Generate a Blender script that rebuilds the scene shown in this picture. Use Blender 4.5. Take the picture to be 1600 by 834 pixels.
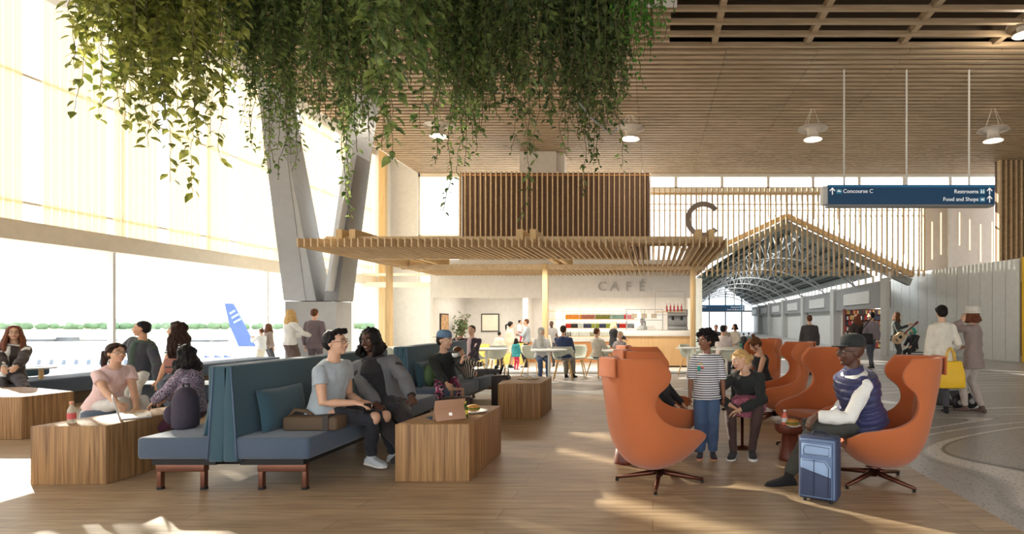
import bpy, bmesh, math, random
from mathutils import Vector, Matrix, noise
random.seed(7)
ORD = ['first', 'second', 'third', 'fourth', 'fifth', 'sixth', 'seventh', 'eighth', 'ninth', 'tenth', 'eleventh', 'twelfth', 'thirteenth', 'fourteenth', 'fifteenth', 'sixteenth', 'seventeenth', 'eighteenth', 'nineteenth', 'twentieth', 'twenty-first', 'twenty-second', 'twenty-third']
S = bpy.context.scene
COL = S.collection
for _o in list(bpy.data.objects): bpy.data.objects.remove(_o)
PI = math.pi
# ---------------------------------------------------------------- camera
F = 880.0; VX, VY, H = 1020.0, 500.0, 1.4          # focal length in px, vanishing point, eye height
cam = bpy.data.cameras.new('camera'); camo = bpy.data.objects.new('camera', cam); COL.objects.link(camo)
cam.sensor_width = 36; cam.lens = 36*F/1600
cam.shift_x = -(VX-800)/1600; cam.shift_y = (VY-417)/1600
cam.clip_start = .1; cam.clip_end = 2000
camo.location = (0, 0, H); camo.rotation_euler = (PI/2, 0, 0); S.camera = camo
def P(px, py, Y): return Vector(((px-VX)*Y/F, Y, H-(py-VY)*Y/F))
# ---------------------------------------------------------------- world, sun, exposure
S.view_settings.view_transform = 'Standard'; S.view_settings.look = 'None'
S.view_settings.exposure = 0.58; S.view_settings.gamma = 1; S.view_settings.use_curve_mapping = False
w = bpy.data.worlds.new('world'); S.world = w; w.use_nodes = True
nt = w.node_tree; bg = nt.nodes['Background']
tc = nt.nodes.new('ShaderNodeTexCoord'); sep = nt.nodes.new('ShaderNodeSeparateXYZ'); cr = nt.nodes.new('ShaderNodeValToRGB')
nt.links.new(tc.outputs['Generated'], sep.inputs[0]); nt.links.new(sep.outputs[2], cr.inputs[0]); nt.links.new(cr.outputs[0], bg.inputs[0])
cr.color_ramp.elements[0].position = 0; cr.color_ramp.elements[0].color = (1.0, .985, .95, 1)
cr.color_ramp.elements[1].position = .5; cr.color_ramp.elements[1].color = (.80, .90, 1.0, 1)
bg.inputs[1].default_value = 2.0
sd = bpy.data.lights.new('sun', 'SUN'); sd.energy = 9.0; sd.angle = math.radians(.7); sd.color = (1, .92, .76)
sun = bpy.data.objects.new('sun', sd); COL.objects.link(sun)
sun_dir = Vector((.78, -.62, -.335)).normalized()
sun.rotation_euler = sun_dir.to_track_quat('-Z', 'Y').to_euler()
def area(name, loc, size, energy, color=(1, 1, 1), rot=(0, 0, 0)):
    d = bpy.data.lights.new(name, 'AREA'); d.energy = energy; d.color = color; d.shape = 'RECTANGLE'; d.size = size[0]; d.size_y = size[1]
    o = bpy.data.objects.new(name, d); COL.objects.link(o); o.location = loc; o.rotation_euler = rot; return o
area('cafe_fill', (-3.0, 20.2, 2.42), (7.6, 1.6), 95, (1, .93, .84))  # added fill without a fixture, brightens the cafe interior
area('canopy_fill', (-2.9, 14.6, 2.8), (7, .8), 160, (1, .93, .82))  # extra fill added below the canopy to lift the cafe front
area('concourse_skylight', (6.6, 40, 5.2), (3, 30), 1300, (1, .99, .97), (0, 0, 0))
# ---------------------------------------------------------------- materials
def lin(c): return tuple(((v/255)/12.92 if v/255 <= .04045 else ((v/255+.055)/1.055)**2.4) for v in c)
MATS = {}
def mat(name, c, rough=.6, metal=0, bump=0, bscale=60, var=0, vscale=6, emit=0, alpha=1, trans=0, sheen=0, stretch=(1, 1, 1), spec=.5, coat=0, transl=0):
    if name in MATS: return MATS[name]
    m = bpy.data.materials.new(name); m.use_nodes = True; n = m.node_tree; b = n.nodes['Principled BSDF']; L = n.links.new
    col = (*lin(c), 1); b.inputs['Base Color'].default_value = col
    b.inputs['Roughness'].default_value = rough; b.inputs['Metallic'].default_value = metal
    b.inputs['Specular IOR Level'].default_value = spec
    if sheen: b.inputs['Sheen Weight'].default_value = sheen; b.inputs['Sheen Roughness'].default_value = .5
    if coat: b.inputs['Coat Weight'].default_value = coat
    if trans: b.inputs['Transmission Weight'].default_value = trans; b.inputs['IOR'].default_value = 1.3
    if alpha < 1: b.inputs['Alpha'].default_value = alpha
    if emit: b.inputs['Emission Color'].default_value = col; b.inputs['Emission Strength'].default_value = emit
    t = n.nodes.new('ShaderNodeTexCoord'); mp = n.nodes.new('ShaderNodeMapping'); mp.inputs['Scale'].default_value = stretch; L(t.outputs['Object'], mp.inputs[0])
    if var or not (bump or emit):
        v = var or .04
        nz = n.nodes.new('ShaderNodeTexNoise'); nz.inputs['Scale'].default_value = vscale; nz.inputs['Detail'].default_value = 4; L(mp.outputs[0], nz.inputs[0])
        r = n.nodes.new('ShaderNodeValToRGB'); L(nz.outputs[0], r.inputs[0])
        r.color_ramp.elements[0].position = .3; r.color_ramp.elements[1].position = .7
        r.color_ramp.elements[0].color = (*[x*(1-v) for x in col[:3]], 1); r.color_ramp.elements[1].color = (*[min(1, x*(1+v)) for x in col[:3]], 1)
        L(r.outputs[0], b.inputs['Base Color'])
    if bump:
        nz = n.nodes.new('ShaderNodeTexNoise'); nz.inputs['Scale'].default_value = bscale; nz.inputs['Detail'].default_value = 3; L(mp.outputs[0], nz.inputs[0])
        bp = n.nodes.new('ShaderNodeBump'); bp.inputs['Strength'].default_value = bump; bp.inputs['Distance'].default_value = .02; L(nz.outputs[0], bp.inputs['Height']); L(bp.outputs[0], b.inputs['Normal'])
    if transl:
        tr = n.nodes.new('ShaderNodeBsdfTranslucent'); tr.inputs[0].default_value = col; mx = n.nodes.new('ShaderNodeMixShader'); mx.inputs[0].default_value = transl
        L(b.outputs[0], mx.inputs[1]); L(tr.outputs[0], mx.inputs[2]); L(mx.outputs[0], n.nodes['Material Output'].inputs[0])
    MATS[name] = m; return m
def wood(name, c1, c2, stretch, scale=3, rough=.5, planks=None, spec=.4):
    m = bpy.data.materials.new(name); m.use_nodes = True; n = m.node_tree; b = n.nodes['Principled BSDF']; L = n.links.new
    t = n.nodes.new('ShaderNodeTexCoord'); mp = n.nodes.new('ShaderNodeMapping'); mp.inputs['Scale'].default_value = stretch; L(t.outputs['Object'], mp.inputs[0])
    nz = n.nodes.new('ShaderNodeTexNoise'); nz.inputs['Scale'].default_value = scale; nz.inputs['Detail'].default_value = 8; nz.inputs['Distortion'].default_value = .6; L(mp.outputs[0], nz.inputs[0])
    r = n.nodes.new('ShaderNodeValToRGB'); L(nz.outputs[0], r.inputs[0]); r.color_ramp.elements[0].position = .32; r.color_ramp.elements[1].position = .68
    r.color_ramp.elements[0].color = (*lin(c1), 1); r.color_ramp.elements[1].color = (*lin(c2), 1)
    out = r.outputs[0]
    if planks:
        bt = n.nodes.new('ShaderNodeTexBrick'); L(t.outputs['Object'], bt.inputs[0]); bt.inputs['Scale'].default_value = 1
        bt.inputs['Brick Width'].default_value = planks[0]; bt.inputs['Row Height'].default_value = planks[1]; bt.inputs['Mortar Size'].default_value = planks[2]
        bt.inputs['Color1'].default_value = (.82, .82, .82, 1); bt.inputs['Color2'].default_value = (1, 1, 1, 1); bt.inputs['Mortar'].default_value = (.5, .45, .4, 1)
        bt.inputs['Mortar Smooth'].default_value = .5
        mx = n.nodes.new('ShaderNodeMix'); mx.data_type = 'RGBA'; mx.blend_type = 'MULTIPLY'; mx.inputs[0].default_value = 1
        L(out, mx.inputs[6]); L(bt.outputs[0], mx.inputs[7]); out = mx.outputs[2]
    L(out, b.inputs['Base Color']); b.inputs['Roughness'].default_value = rough; b.inputs['Specular IOR Level'].default_value = spec
    MATS[name] = m; return m
def glass(name, tint=(1, 1, 1), gl=.07):
    m = bpy.data.materials.new(name); m.use_nodes = True; n = m.node_tree; L = n.links.new
    for x in list(n.nodes):
        if x.type == 'BSDF_PRINCIPLED': n.nodes.remove(x)
    tr = n.nodes.new('ShaderNodeBsdfTransparent'); tr.inputs[0].default_value = (*tint, 1); g = n.nodes.new('ShaderNodeBsdfGlossy'); g.inputs['Roughness'].default_value = .03
    mx = n.nodes.new('ShaderNodeMixShader'); mx.inputs[0].default_value = gl
    L(tr.outputs[0], mx.inputs[1]); L(g.outputs[0], mx.inputs[2]); L(mx.outputs[0], n.nodes['Material Output'].inputs[0]); MATS[name] = m; return m
def stripes(name, c1, c2, scale, axis='Z', duty=.5, rough=.8):
    m = bpy.data.materials.new(name); m.use_nodes = True; n = m.node_tree; b = n.nodes['Principled BSDF']; L = n.links.new
    t = n.nodes.new('ShaderNodeTexCoord'); wv = n.nodes.new('ShaderNodeTexWave'); wv.bands_direction = axis; wv.inputs['Scale'].default_value = scale; L(t.outputs['Object'], wv.inputs[0])
    wv.inputs['Distortion'].default_value = .3; wv.inputs['Detail'].default_value = 1
    r = n.nodes.new('ShaderNodeValToRGB'); L(wv.outputs[1], r.inputs[0]); r.color_ramp.interpolation = 'CONSTANT'
    r.color_ramp.elements[0].color = (*lin(c1), 1); r.color_ramp.elements[1].position = duty; r.color_ramp.elements[1].color = (*lin(c2), 1)
    L(r.outputs[0], b.inputs['Base Color']); b.inputs['Roughness'].default_value = rough; MATS[name] = m; return m
def patches(name, cols, scale, rough=.85, stretch=(1, 1, 1)):
    m = bpy.data.materials.new(name); m.use_nodes = True; n = m.node_tree; b = n.nodes['Principled BSDF']; L = n.links.new
    t = n.nodes.new('ShaderNodeTexCoord'); mp = n.nodes.new('ShaderNodeMapping'); mp.inputs['Scale'].default_value = stretch; L(t.outputs['Object'], mp.inputs[0])
    nz = n.nodes.new('ShaderNodeTexNoise'); nz.inputs['Scale'].default_value = scale; nz.inputs['Detail'].default_value = 2; L(mp.outputs[0], nz.inputs[0])
    r = n.nodes.new('ShaderNodeValToRGB'); L(nz.outputs[0], r.inputs[0]); r.color_ramp.interpolation = 'CONSTANT'
    e = r.color_ramp.elements
    while len(e) < len(cols): e.new(.5)
    k = len(cols)
    for i, c in enumerate(cols): e[i].position = 0 if i == 0 else .36+.28*i/k; e[i].color = (*lin(c), 1)
    L(r.outputs[0], b.inputs['Base Color']); b.inputs['Roughness'].default_value = rough; MATS[name] = m; return m
# ---------------------------------------------------------------- mesh helpers
class MB:
    def __init__(s, M=None): s.v = []; s.f = []; s.M = M
    def add(s, vs, fs):
        k = len(s.v)
        s.v += [tuple(s.M @ Vector(v)) if s.M else tuple(v) for v in vs]; s.f += [tuple(i+k for i in f) for f in fs]; return s
    def box(s, x0, x1, y0, y1, z0, z1):
        return s.add([(x0, y0, z0), (x1, y0, z0), (x1, y1, z0), (x0, y1, z0), (x0, y0, z1), (x1, y0, z1), (x1, y1, z1), (x0, y1, z1)],
                     [(0, 3, 2, 1), (4, 5, 6, 7), (0, 1, 5, 4), (1, 2, 6, 5), (2, 3, 7, 6), (3, 0, 4, 7)])
    def beam(s, a, b, w, h, up=(0, 0, 1)):          # square bar from a to b
        a = Vector(a); b = Vector(b); d = (b-a).normalized(); u = Vector(up)
        if abs(d.dot(u)) > .98: u = Vector((0, 1, 0))
        r = d.cross(u).normalized()*(w/2); u = r.cross(d).normalized()*(h/2)
        return s.add([a-r-u, a+r-u, a+r+u, a-r+u, b-r-u, b+r-u, b+r+u, b-r+u], [(0, 1, 2, 3), (7, 6, 5, 4), (4, 5, 1, 0), (5, 6, 2, 1), (6, 7, 3, 2), (7, 4, 0, 3)])
    def prism(s, poly, z0, z1):
        n = len(poly)
        return s.add([(x, y, z0) for x, y in poly]+[(x, y, z1) for x, y in poly], [tuple(reversed(range(n))), tuple(range(n, 2*n))]+[(i, (i+1) % n, (i+1) % n+n, i+n) for i in range(n)])
    def ring_loft(s, rings, cap=True):               # rings: lists of equal count of points
        n = len(rings[0]); vs = [p for r in rings for p in r]; fs = []
        for j in range(len(rings)-1):
            for i in range(n): fs.append((j*n+i, j*n+(i+1) % n, (j+1)*n+(i+1) % n, (j+1)*n+i))
        if cap: fs += [tuple(reversed(range(n))), tuple(range((len(rings)-1)*n, len(rings)*n))]
        return s.add(vs, fs)
    def lathe(s, prof, c=(0, 0, 0), n=20, cap=True):  # prof (r,z)
        return s.ring_loft([[(c[0]+r*math.cos(2*PI*i/n), c[1]+r*math.sin(2*PI*i/n), c[2]+z) for i in range(n)] for r, z in prof], cap)
    def tube(s, pts, r, n=8, r2=None):
        pts = [Vector(p) for p in pts]; rings = []; ref = None
        for i, p in enumerate(pts):
            d = (pts[min(i+1, len(pts)-1)]-pts[max(i-1, 0)]).normalized()
            if ref is None: ref = Vector((0, 0, 1)) if abs(d.z) < .9 else Vector((1, 0, 0))
            u = d.cross(ref).normalized(); v = u.cross(d).normalized(); ref = v
            rr = r if r2 is None else r+(r2-r)*i/max(1, len(pts)-1)
            if isinstance(r, (list, tuple)): rr = r[i]
            rings.append([p+u*rr*math.cos(2*PI*k/n)-v*rr*math.sin(2*PI*k/n) for k in range(n)])
        return s.ring_loft(rings)
    def ell(s, c, r, M=None, n=12, m=8):              # ellipsoid
        c = Vector(c); vs = []
        for j in range(1, m):
            a = PI*j/m
            for i in range(n):
                p = Vector((r[0]*math.sin(a)*math.cos(2*PI*i/n), r[1]*math.sin(a)*math.sin(2*PI*i/n), -r[2]*math.cos(a)))
                vs.append(c+(M @ p if M else p))
        b = len(vs); vs.append(c+(M @ Vector((0, 0, -r[2])) if M else Vector((0, 0, -r[2])))); vs.append(c+(M @ Vector((0, 0, r[2])) if M else Vector((0, 0, r[2]))))
        fs = []
        for j in range(m-2):
            for i in range(n): fs.append((j*n+i, j*n+(i+1) % n, (j+1)*n+(i+1) % n, (j+1)*n+i))
        for i in range(n): fs.append((b, (i+1) % n, i)); fs.append((b+1, (m-2)*n+i, (m-2)*n+(i+1) % n))
        return s.add(vs, fs)
    def build(s, name, m, parent=None, smooth=False, bevel=0, seg=2, loc=None, struct=False, off=None):
        me = bpy.data.meshes.new(name)
        vs = s.v
        if off is not None: vs = [(v[0]-off[0], v[1]-off[1], v[2]-off[2]) for v in vs]
        me.from_pydata(vs, [], s.f); me.update()
        o = bpy.data.objects.new(name, me); COL.objects.link(o)
        if isinstance(m, str): m = MATS[m]
        me.materials.append(m)
        if smooth: me.polygons.foreach_set('use_smooth', [True]*len(me.polygons))
        if bevel:
            bv = o.modifiers.new('bevel', 'BEVEL'); bv.width = bevel; bv.segments = seg; bv.limit_method = 'ANGLE'; bv.angle_limit = math.radians(40); me.polygons.foreach_set('use_smooth', [True]*len(me.polygons))
        if parent: o.parent = parent
        if off is not None and not parent: o.location = off
        if loc is not None: o.location = loc
        if struct: o['kind'] = 'structure'
        return o
def tag(o, label, cat, group=None, kind=None):
    o['label'] = label; o['category'] = cat
    if group: o['group'] = group
    if kind: o['kind'] = kind
    return o
def thing(name, loc, label, cat, group=None, rz=0):
    o = bpy.data.objects.new(name, None); COL.objects.link(o); o.empty_display_size = .1
    o.location = loc; o.rotation_euler = (0, 0, rz); return tag(o, label, cat, group)
def copy_tree(o, parent=None):
    c = o.copy(); COL.objects.link(c)
    if parent: c.parent = parent
    for ch in list(o.children): copy_tree(ch, c)
    return c
def dup(o, loc, rz=None, label=None, group=None):
    c = copy_tree(o); c.location = loc
    if rz is not None: c.rotation_euler = (0, 0, rz)
    if label: c['label'] = label
    if group: c['group'] = group
    return c
def text(name, s, size, m, parent, M, ext=.004, ax='LEFT', sp=1):
    cu = bpy.data.curves.new(name, 'FONT'); cu.body = s; cu.size = size; cu.extrude = ext; cu.align_x = ax; cu.align_y = 'CENTER'; cu.space_character = sp; cu.resolution_u = 3
    t = bpy.data.objects.new(name, cu); COL.objects.link(t); bpy.context.view_layer.update()
    me = bpy.data.meshes.new_from_object(t); bpy.data.objects.remove(t); me.transform(M); me.name = name
    me.materials.clear(); me.materials.append(MATS[m]); o = bpy.data.objects.new(name, me); COL.objects.link(o)
    if parent: o.parent = parent
    return o
RX = Matrix.Rotation(PI/2, 4, 'X')
# ---------------------------------------------------------------- palette
wood('oak_floor', (158, 134, 106), (198, 174, 142), (.5, 6, 1), 4, .42, (2.2, .22, .004))
wood('block_wood', (116, 84, 54), (178, 138, 92), (22, 22, .6), 2.2, .55)
wood('slat_wood', (156, 132, 102), (182, 158, 128), (.6, 8, 8), 2, .6)
wood('fin_wood', (190, 162, 124), (214, 188, 150), (6, .6, 6), 2, .6)
wood('post_wood', (196, 164, 116), (216, 186, 138), (10, 10, .6), 2, .6)
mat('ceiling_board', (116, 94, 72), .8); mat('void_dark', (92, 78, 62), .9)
mat('plaster', (226, 222, 216), .8); mat('plaster_warm', (214, 204, 192), .85); mat('white_paint', (240, 238, 232), .6)
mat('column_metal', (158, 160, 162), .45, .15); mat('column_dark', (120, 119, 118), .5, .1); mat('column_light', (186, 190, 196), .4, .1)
mat('beam_beige', (238, 226, 204), .7); mat('frame_white', (222, 220, 214), .5)
mat('louver', (250, 240, 218), .7, transl=.55); mat('brown_wall', (112, 88, 72), .8)
mat('steel', (150, 150, 148), .4, .6); mat('steel_dark', (84, 84, 82), .5, .5); mat('truss', (168, 171, 170), .6); mat('roof_grey', (158, 162, 160), .8); mat('roof_dark', (70, 76, 74), .8)
mat('bay_grey', (150, 150, 150), .8); mat('bay_panel', (214, 214, 210), .7); mat('bay_light', (190, 190, 186), .7)
mat('sign_blue', (22, 78, 122), .4); mat('sign_top', (40, 120, 172), .4); mat('sign_text', (245, 245, 245), .5, emit=.25); mat('icon_blue', (70, 160, 200), .5)
mat('carpet_green', (34, 96, 70), 1.0, var=.25, vscale=20, spec=.05)
mat('partition', (206, 208, 204), .6); mat('yellow', (238, 190, 40), .6)
glass('glass_pane'); glass('glass_clear', (.96, .98, .98), .05)
# terrazzo with flowing bands
def terrazzo():
    m = bpy.data.materials.new('terrazzo'); m.use_nodes = True; n = m.node_tree; b = n.nodes['Principled BSDF']; L = n.links.new
    t = n.nodes.new('ShaderNodeTexCoord')
    def noise_(scale, det=2):
        z = n.nodes.new('ShaderNodeTexNoise'); z.inputs['Scale'].default_value = scale; z.inputs['Detail'].default_value = det; L(t.outputs['Object'], z.inputs[0]); return z
    def ramp(src, stops):
        r = n.nodes.new('ShaderNodeValToRGB'); L(src, r.inputs[0]); e = r.color_ramp.elements
        while len(e) < len(stops): e.new(.5)
        for i, (p, c) in enumerate(stops): e[i].position = p; e[i].color = (*c, 1)
        return r
    vo = n.nodes.new('ShaderNodeTexVoronoi'); vo.inputs['Scale'].default_value = 26; L(t.outputs['Object'], vo.inputs[0])
    sp = ramp(vo.outputs['Distance'], [(0, (.12, .12, .12)), (.2, (.2, .2, .2)), (.28, (1, 1, 1)), (1, (1, 1, 1))])
    vo2 = n.nodes.new('ShaderNodeTexVoronoi'); vo2.inputs['Scale'].default_value = 70; L(t.outputs['Object'], vo2.inputs[0])
    sp2 = ramp(vo2.outputs['Color'], [(0, (.72, .72, .72)), (1, (1, 1, 1))])
    mp = n.nodes.new('ShaderNodeMapping'); mp.inputs['Scale'].default_value = (.07, .22, 1); mp.inputs['Rotation'].default_value = (0, 0, .45); L(t.outputs['Object'], mp.inputs[0])
    zz = n.nodes.new('ShaderNodeTexNoise'); zz.inputs['Scale'].default_value = 1.3; zz.inputs['Detail'].default_value = 0; zz.inputs['Distortion'].default_value = .7; L(mp.outputs[0], zz.inputs[0])
    g = lin((168, 166, 164)); wv = lin((222, 220, 216)); dk = lin((60, 60, 60))
    st = []
    for k, a in enumerate((.30, .40, .47, .55, .64)):
        st += [(a, g), (a+.003, dk), (a+.006, wv), (a+.022, wv), (a+.024, dk), (a+.027, g)]
    base = ramp(zz.outputs[0], st[:30])
    x1 = n.nodes.new('ShaderNodeMix'); x1.data_type = 'RGBA'; x1.blend_type = 'MULTIPLY'; x1.inputs[0].default_value = .75; L(base.outputs[0], x1.inputs[6]); L(sp.outputs[0], x1.inputs[7])
    x2 = n.nodes.new('ShaderNodeMix'); x2.data_type = 'RGBA'; x2.blend_type = 'MULTIPLY'; x2.inputs[0].default_value = .8; L(x1.outputs[2], x2.inputs[6]); L(sp2.outputs[0], x2.inputs[7])
    L(x2.outputs[2], b.inputs['Base Color']); b.inputs['Roughness'].default_value = .35; MATS['terrazzo'] = m
terrazzo()
# ================================================================= STRUCTURE
XW = -11.5
MB().box(XW, 2.45, -3, 10.5, -.2, 0).build('floor', 'oak_floor', struct=True)
MB().prism([(2.45, -3), (16, -3), (16, 20.6), (XW, 20.6), (XW, 10.5), (2.45, 10.5)], -.2, 0).build('floor', 'terrazzo', struct=True)
MB().box(3.0, 16, 20.6, 90, -.2, 0).box(1, 3.0, 20.6, 90, -.2, -.005).build('floor', 'terrazzo', struct=True)
MB().box(1.2, 5.6, 20.6, 66, 0, .012).build('floor', 'carpet_green', struct=True)
b = MB().box(XW+.1, 1.4, 14.75, 23.9, 0.02, .07); b.build('floor', 'white_paint', struct=True)
MB().box(XW+.1, 1.4, 14.79, 23.9, 0.0, .02).build('floor', 'void_dark', struct=True)
# ceiling: baffles along X
CZ = 7.6
b = MB()
y = -3.0; k = 0
bx0, bx1 = -9.9, 15.5
joints = [-8.9+2.12*i for i in range(12)]
while y < 24:
    skip = (8.0 < y < 12.9)
    if skip and k % 2 == 0:
        b.box(bx0, .37, y, y+.09, CZ, CZ+.2)
    elif skip:
        b.box(bx0, .37, y, y+.1, CZ, CZ+.16).box(.37, bx1, y, y+.09, CZ, CZ+.1)
    else:
        js = [bx0]+[j for j in joints if j > bx0]+[bx1]
        for a, c in zip(js[:-1], js[1:]): b.box(a, c-.012, y, y+.13, CZ, CZ+.16)
    y += .25; k += 1
b.build('ceiling', 'slat_wood', struct=True)
b = MB().box(bx0, bx1, -3, 8, CZ+.2, CZ+.25).box(bx0, .37, 8, 12.9, CZ+.2, CZ+.25).box(bx0, bx1, 12.9, 24, CZ+.2, CZ+.25)
b.build('ceiling', 'ceiling_board', struct=True)
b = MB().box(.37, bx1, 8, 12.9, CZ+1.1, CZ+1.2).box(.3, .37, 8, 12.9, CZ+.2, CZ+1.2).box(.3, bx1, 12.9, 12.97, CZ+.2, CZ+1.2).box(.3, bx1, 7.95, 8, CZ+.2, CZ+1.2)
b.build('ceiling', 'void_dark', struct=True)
b = MB()
for x in (1.4, 3.5, 5.65, 7.75, 9.85, 12): b.box(x-.06, x+.06, 8, 12.9, CZ+.03, CZ+.2)
b.build('ceiling', 'slat_wood', struct=True)
MB().box(XW, -9.9, -3, 24, 8.5, 8.6).box(-9.95, -9.9, -3, 24, CZ, 8.6).build('ceiling', 'plaster_warm', struct=True)
MB().box(-9.9, 16, -3, 24.2, 8.9, 9.0).build('ceiling', 'plaster', struct=True)
MB().box(-12, 15.7, -3.3, -3.0, 4.2, 9).box(-12, 15.7, -3.3, -3.0, -.2, .1).build('wall_behind', 'plaster_warm', struct=True); COL.objects[-1].name = 'wall_rear_unseen'  # unseen rear wall, added to darken the near ceiling; opening brightens the foreground
# left window wall -------------------------------------------------
b = MB().box(XW-.25, XW+.12, -3, 24, 2.84, 3.14).box(XW-.3, XW+.1, -3, 24, 3.14, 3.2)
b.build('wall_left', 'beam_beige', struct=True)
b = MB().box(XW-.1, XW+.06, -3, 24, 0, .12).box(XW-.1, XW+.05, -3, 24, 8.2, 8.5)
for y in (2.4, 7.2, 12, 16.8, 21.6): b.box(XW-.1, XW+.03, y-.03, y+.03, 0, 2.84)
b.build('window_frame', 'frame_white', struct=True).name = 'window_1'
b = MB().box(XW-.02, XW-.01, -3, 24, .12, 2.84); b.build('window_2', 'glass_pane', struct=True)
b = MB().box(XW-.22, XW-.21, -3, 24, 3.2, 8.3); b.build('window_3', 'glass_pane', struct=True)
b = MB()
for z in (3.56, 5.9, 7.9): b.box(XW-.08, XW-.03, -3, 24, z-.02, z+.02)
for y in [-2+2.4*i for i in range(11)]: b.box(XW-.3, XW-.24, y-.03, y+.03, 3.2, 8.3)
b.build('trim_1', 'beam_beige', struct=True)
yy = -3.0; gi = 0
while yy < 23.0:
    nsl = (7, 6, 5, 8)[gi % 4]; b = MB()
    for j in range(nsl):
        y0 = yy+j*.155
        if y0 < 23.0: b.box(XW-.005, XW+.012, y0, y0+(.128 if (gi*7+j) % 5 else .11), 3.12, 8.22)
    o = b.build('louver_screen', 'louver', off=(XW, yy, 3.12))
    tag(o, 'pale backlit vertical louver blades of the '+ORD[min(gi, 22)]+' window bay from the near end', 'louvers', 'louver bays of the window wall')
    yy += nsl*.155+(.28, .2, .34, .16)[gi % 4]; gi += 1
# pale bulkhead outside (roof edge seen through the glass)
b = MB().box(-17.5, -17.2, -10, 40, 3.55, 3.95); 
for y in range(0, 40, 6): b.box(-17.45, -17.25, y, y+.3, 3.95, 5.0)
tag(b.build('roof_edge', 'frame_white', off=(-17.3, 10, 3.6)), 'pale outdoor roof edge beyond the left windows', 'roof')
# far left corner: pier, timber post and back wall -------------------
MB().box(XW+.02, -9.9, 23.7, 24, 3.0, 8.6).box(XW+.02, -11.0, 23.25, 24, 0, 8.5).build('wall_back', 'plaster', struct=True)
MB().box(-11.15, -10.9, 22.9, 23.15, 0, 8.4).build('trim_2', 'post_wood', struct=True)
MB().box(XW, -6.9, 23.95, 24.05, 0, 3.0).build('wall_back', 'white_paint', struct=True)
b = MB()
for x in (-9.9, -8.15): b.box(x-.06, x+.06, 23.8, 24, 3, CZ)
b.box(-9.9, -8.1, 23.8, 24, 4.9, 5.0).box(-9.9, -8.1, 23.8, 24, CZ-.15, CZ)
b.build('window_4', 'beam_beige', struct=True)
MB().box(-9.9, -6.5, 23.9, 23.92, 3, CZ).build('window_5', 'glass_clear', struct=True)
MB().box(XW, -8.3, 22.2, 22.35, 2.7, 2.9).box(XW, -8.3, 22.2, 22.35, 3.15, 3.25).build('trim_3', 'beam_beige', struct=True)
# back wall glazing above concourse (Y 24)
def XA(px, Y=24): return (px-VX)*Y/F
b = MB()
x0, x1 = XA(1017), XA(1556)
b.box(x0, XA(1560), 23.9, 24.1, CZ-.12, CZ+.3)
b.box(x0, XA(1440), 23.9, 24.1, 6.72, 7.0).box(x0, x1, 23.95, 24.05, 6.98, 7.06)
for px in (1056, 1128, 1200, 1270, 1342, 1412, 1484): b.box(XA(px)-.06, XA(px)+.06, 23.95, 24.08, 3.2 if px > 1430 else 6.9, CZ)
for px in (1056, 1092, 1128, 1200, 1230, 1272, 1308, 1342, 1412): b.box(XA(px)-.03, XA(px)+.03, 23.95, 24.05, 5.7 if 1140 < px < 1330 else 4.2, 6.8)
b.box(x0, XA(1440), 23.97, 24.03, 6.05, 6.1)
b.build('window_6', 'frame_white', struct=True)
# gable opening glazing
gp = [(XA(1017), 3.3), (XA(1039), 3.45), (XA(1228), 5.9), (XA(1417), 3.45), (XA(1440), 3.3), (XA(1440), CZ), (XA(1017), CZ)]
MB().add([(x, 24, z) for x, z in gp], [(0, 1, 2, 6), (2, 3, 4, 5), (2, 5, 6)]).build('window_7', 'glass_clear', struct=True)
MB().box(XA(1440), x1, 24.0, 24.02, 6.9, CZ).build('window_8', 'glass_clear', struct=True)
b = MB()
b.beam((XA(1030), 23.9, 3.30), (XA(1228), 23.9, 5.82), .25, .2).beam((XA(1228), 23.9, 5.82), (XA(1425), 23.9, 3.30), .25, .2)
b.build('trim_4', 'fin_wood', struct=True)
b = MB()
b.beam((XA(1030), 24.2, 3.02), (XA(1228), 24.2, 5.50), .3, .3).beam((XA(1228), 24.2, 5.50), (XA(1425), 24.2, 3.02), .3, .3)
b.build('trim_5', 'roof_grey', struct=True)
# timber fin screen hung before it
b = MB(); px = 1022
while px < 1446:
    zb = 3.2 if px > 1145 else 3.2
    b.box(XA(px, 23.4)-.028, XA(px, 23.4)+.028, 23.3, 23.42, 3.22, 6.88); px += 8.25
b.box(x0, XA(1446, 23.4), 23.42, 23.46, 3.45, 3.49).box(x0, XA(1446, 23.4), 23.42, 23.46, 6.2, 6.24).box(x0, XA(1446, 23.4), 23.42, 23.5, 6.62, 6.7)
tag(b.build('fin_screen', 'fin_wood', off=(5, 23.4, 3.2)), 'hanging screen of thin timber fins before the gabled concourse glazing', 'screen')
# plaster wall right of screen, with slot windows
b = MB(); X0, X1 = XA(1440), XA(1556)
b.box(X0, X1, 24.1, 24.4, 3.0, 6.75); b.build('wall_back', 'plaster_warm', struct=True)
b = MB(); 
for px, z0, z1 in ((1458, 4.0, 5.6), (1472, 4.2, 6), (1486, 4.4, 6), (1501, 4.6, 6.1), (1517, 4.4, 5.8), (1534, 3.9, 5.5), (1552, 3.4, 5.6)): b.box(XA(px)-.02, XA(px)+.02, 24.08, 24.1, z0, z1-.1 if px % 2 else z1)
mat('slot_light', (255, 236, 190), .5, emit=1.0)
b.build('window_9', 'slot_light', struct=True)
# timber slatted wall far right
b = MB(); x = XA(1558, 22)
while x < 15.4: b.box(x, x+.07, 21.8, 22, 2.9, CZ); x += .2
b.build('wall_right', 'fin_wood', struct=True)
MB().box(XA(1558, 22), 15.5, 22, 22.15, 0, CZ).build('wall_right', 'brown_wall', struct=True)
MB().box(15.5, 15.7, -3, 22, 0, 9).build('wall_right', 'plaster_warm', struct=True)  # unseen side wall, put in to limit the incoming light
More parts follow.
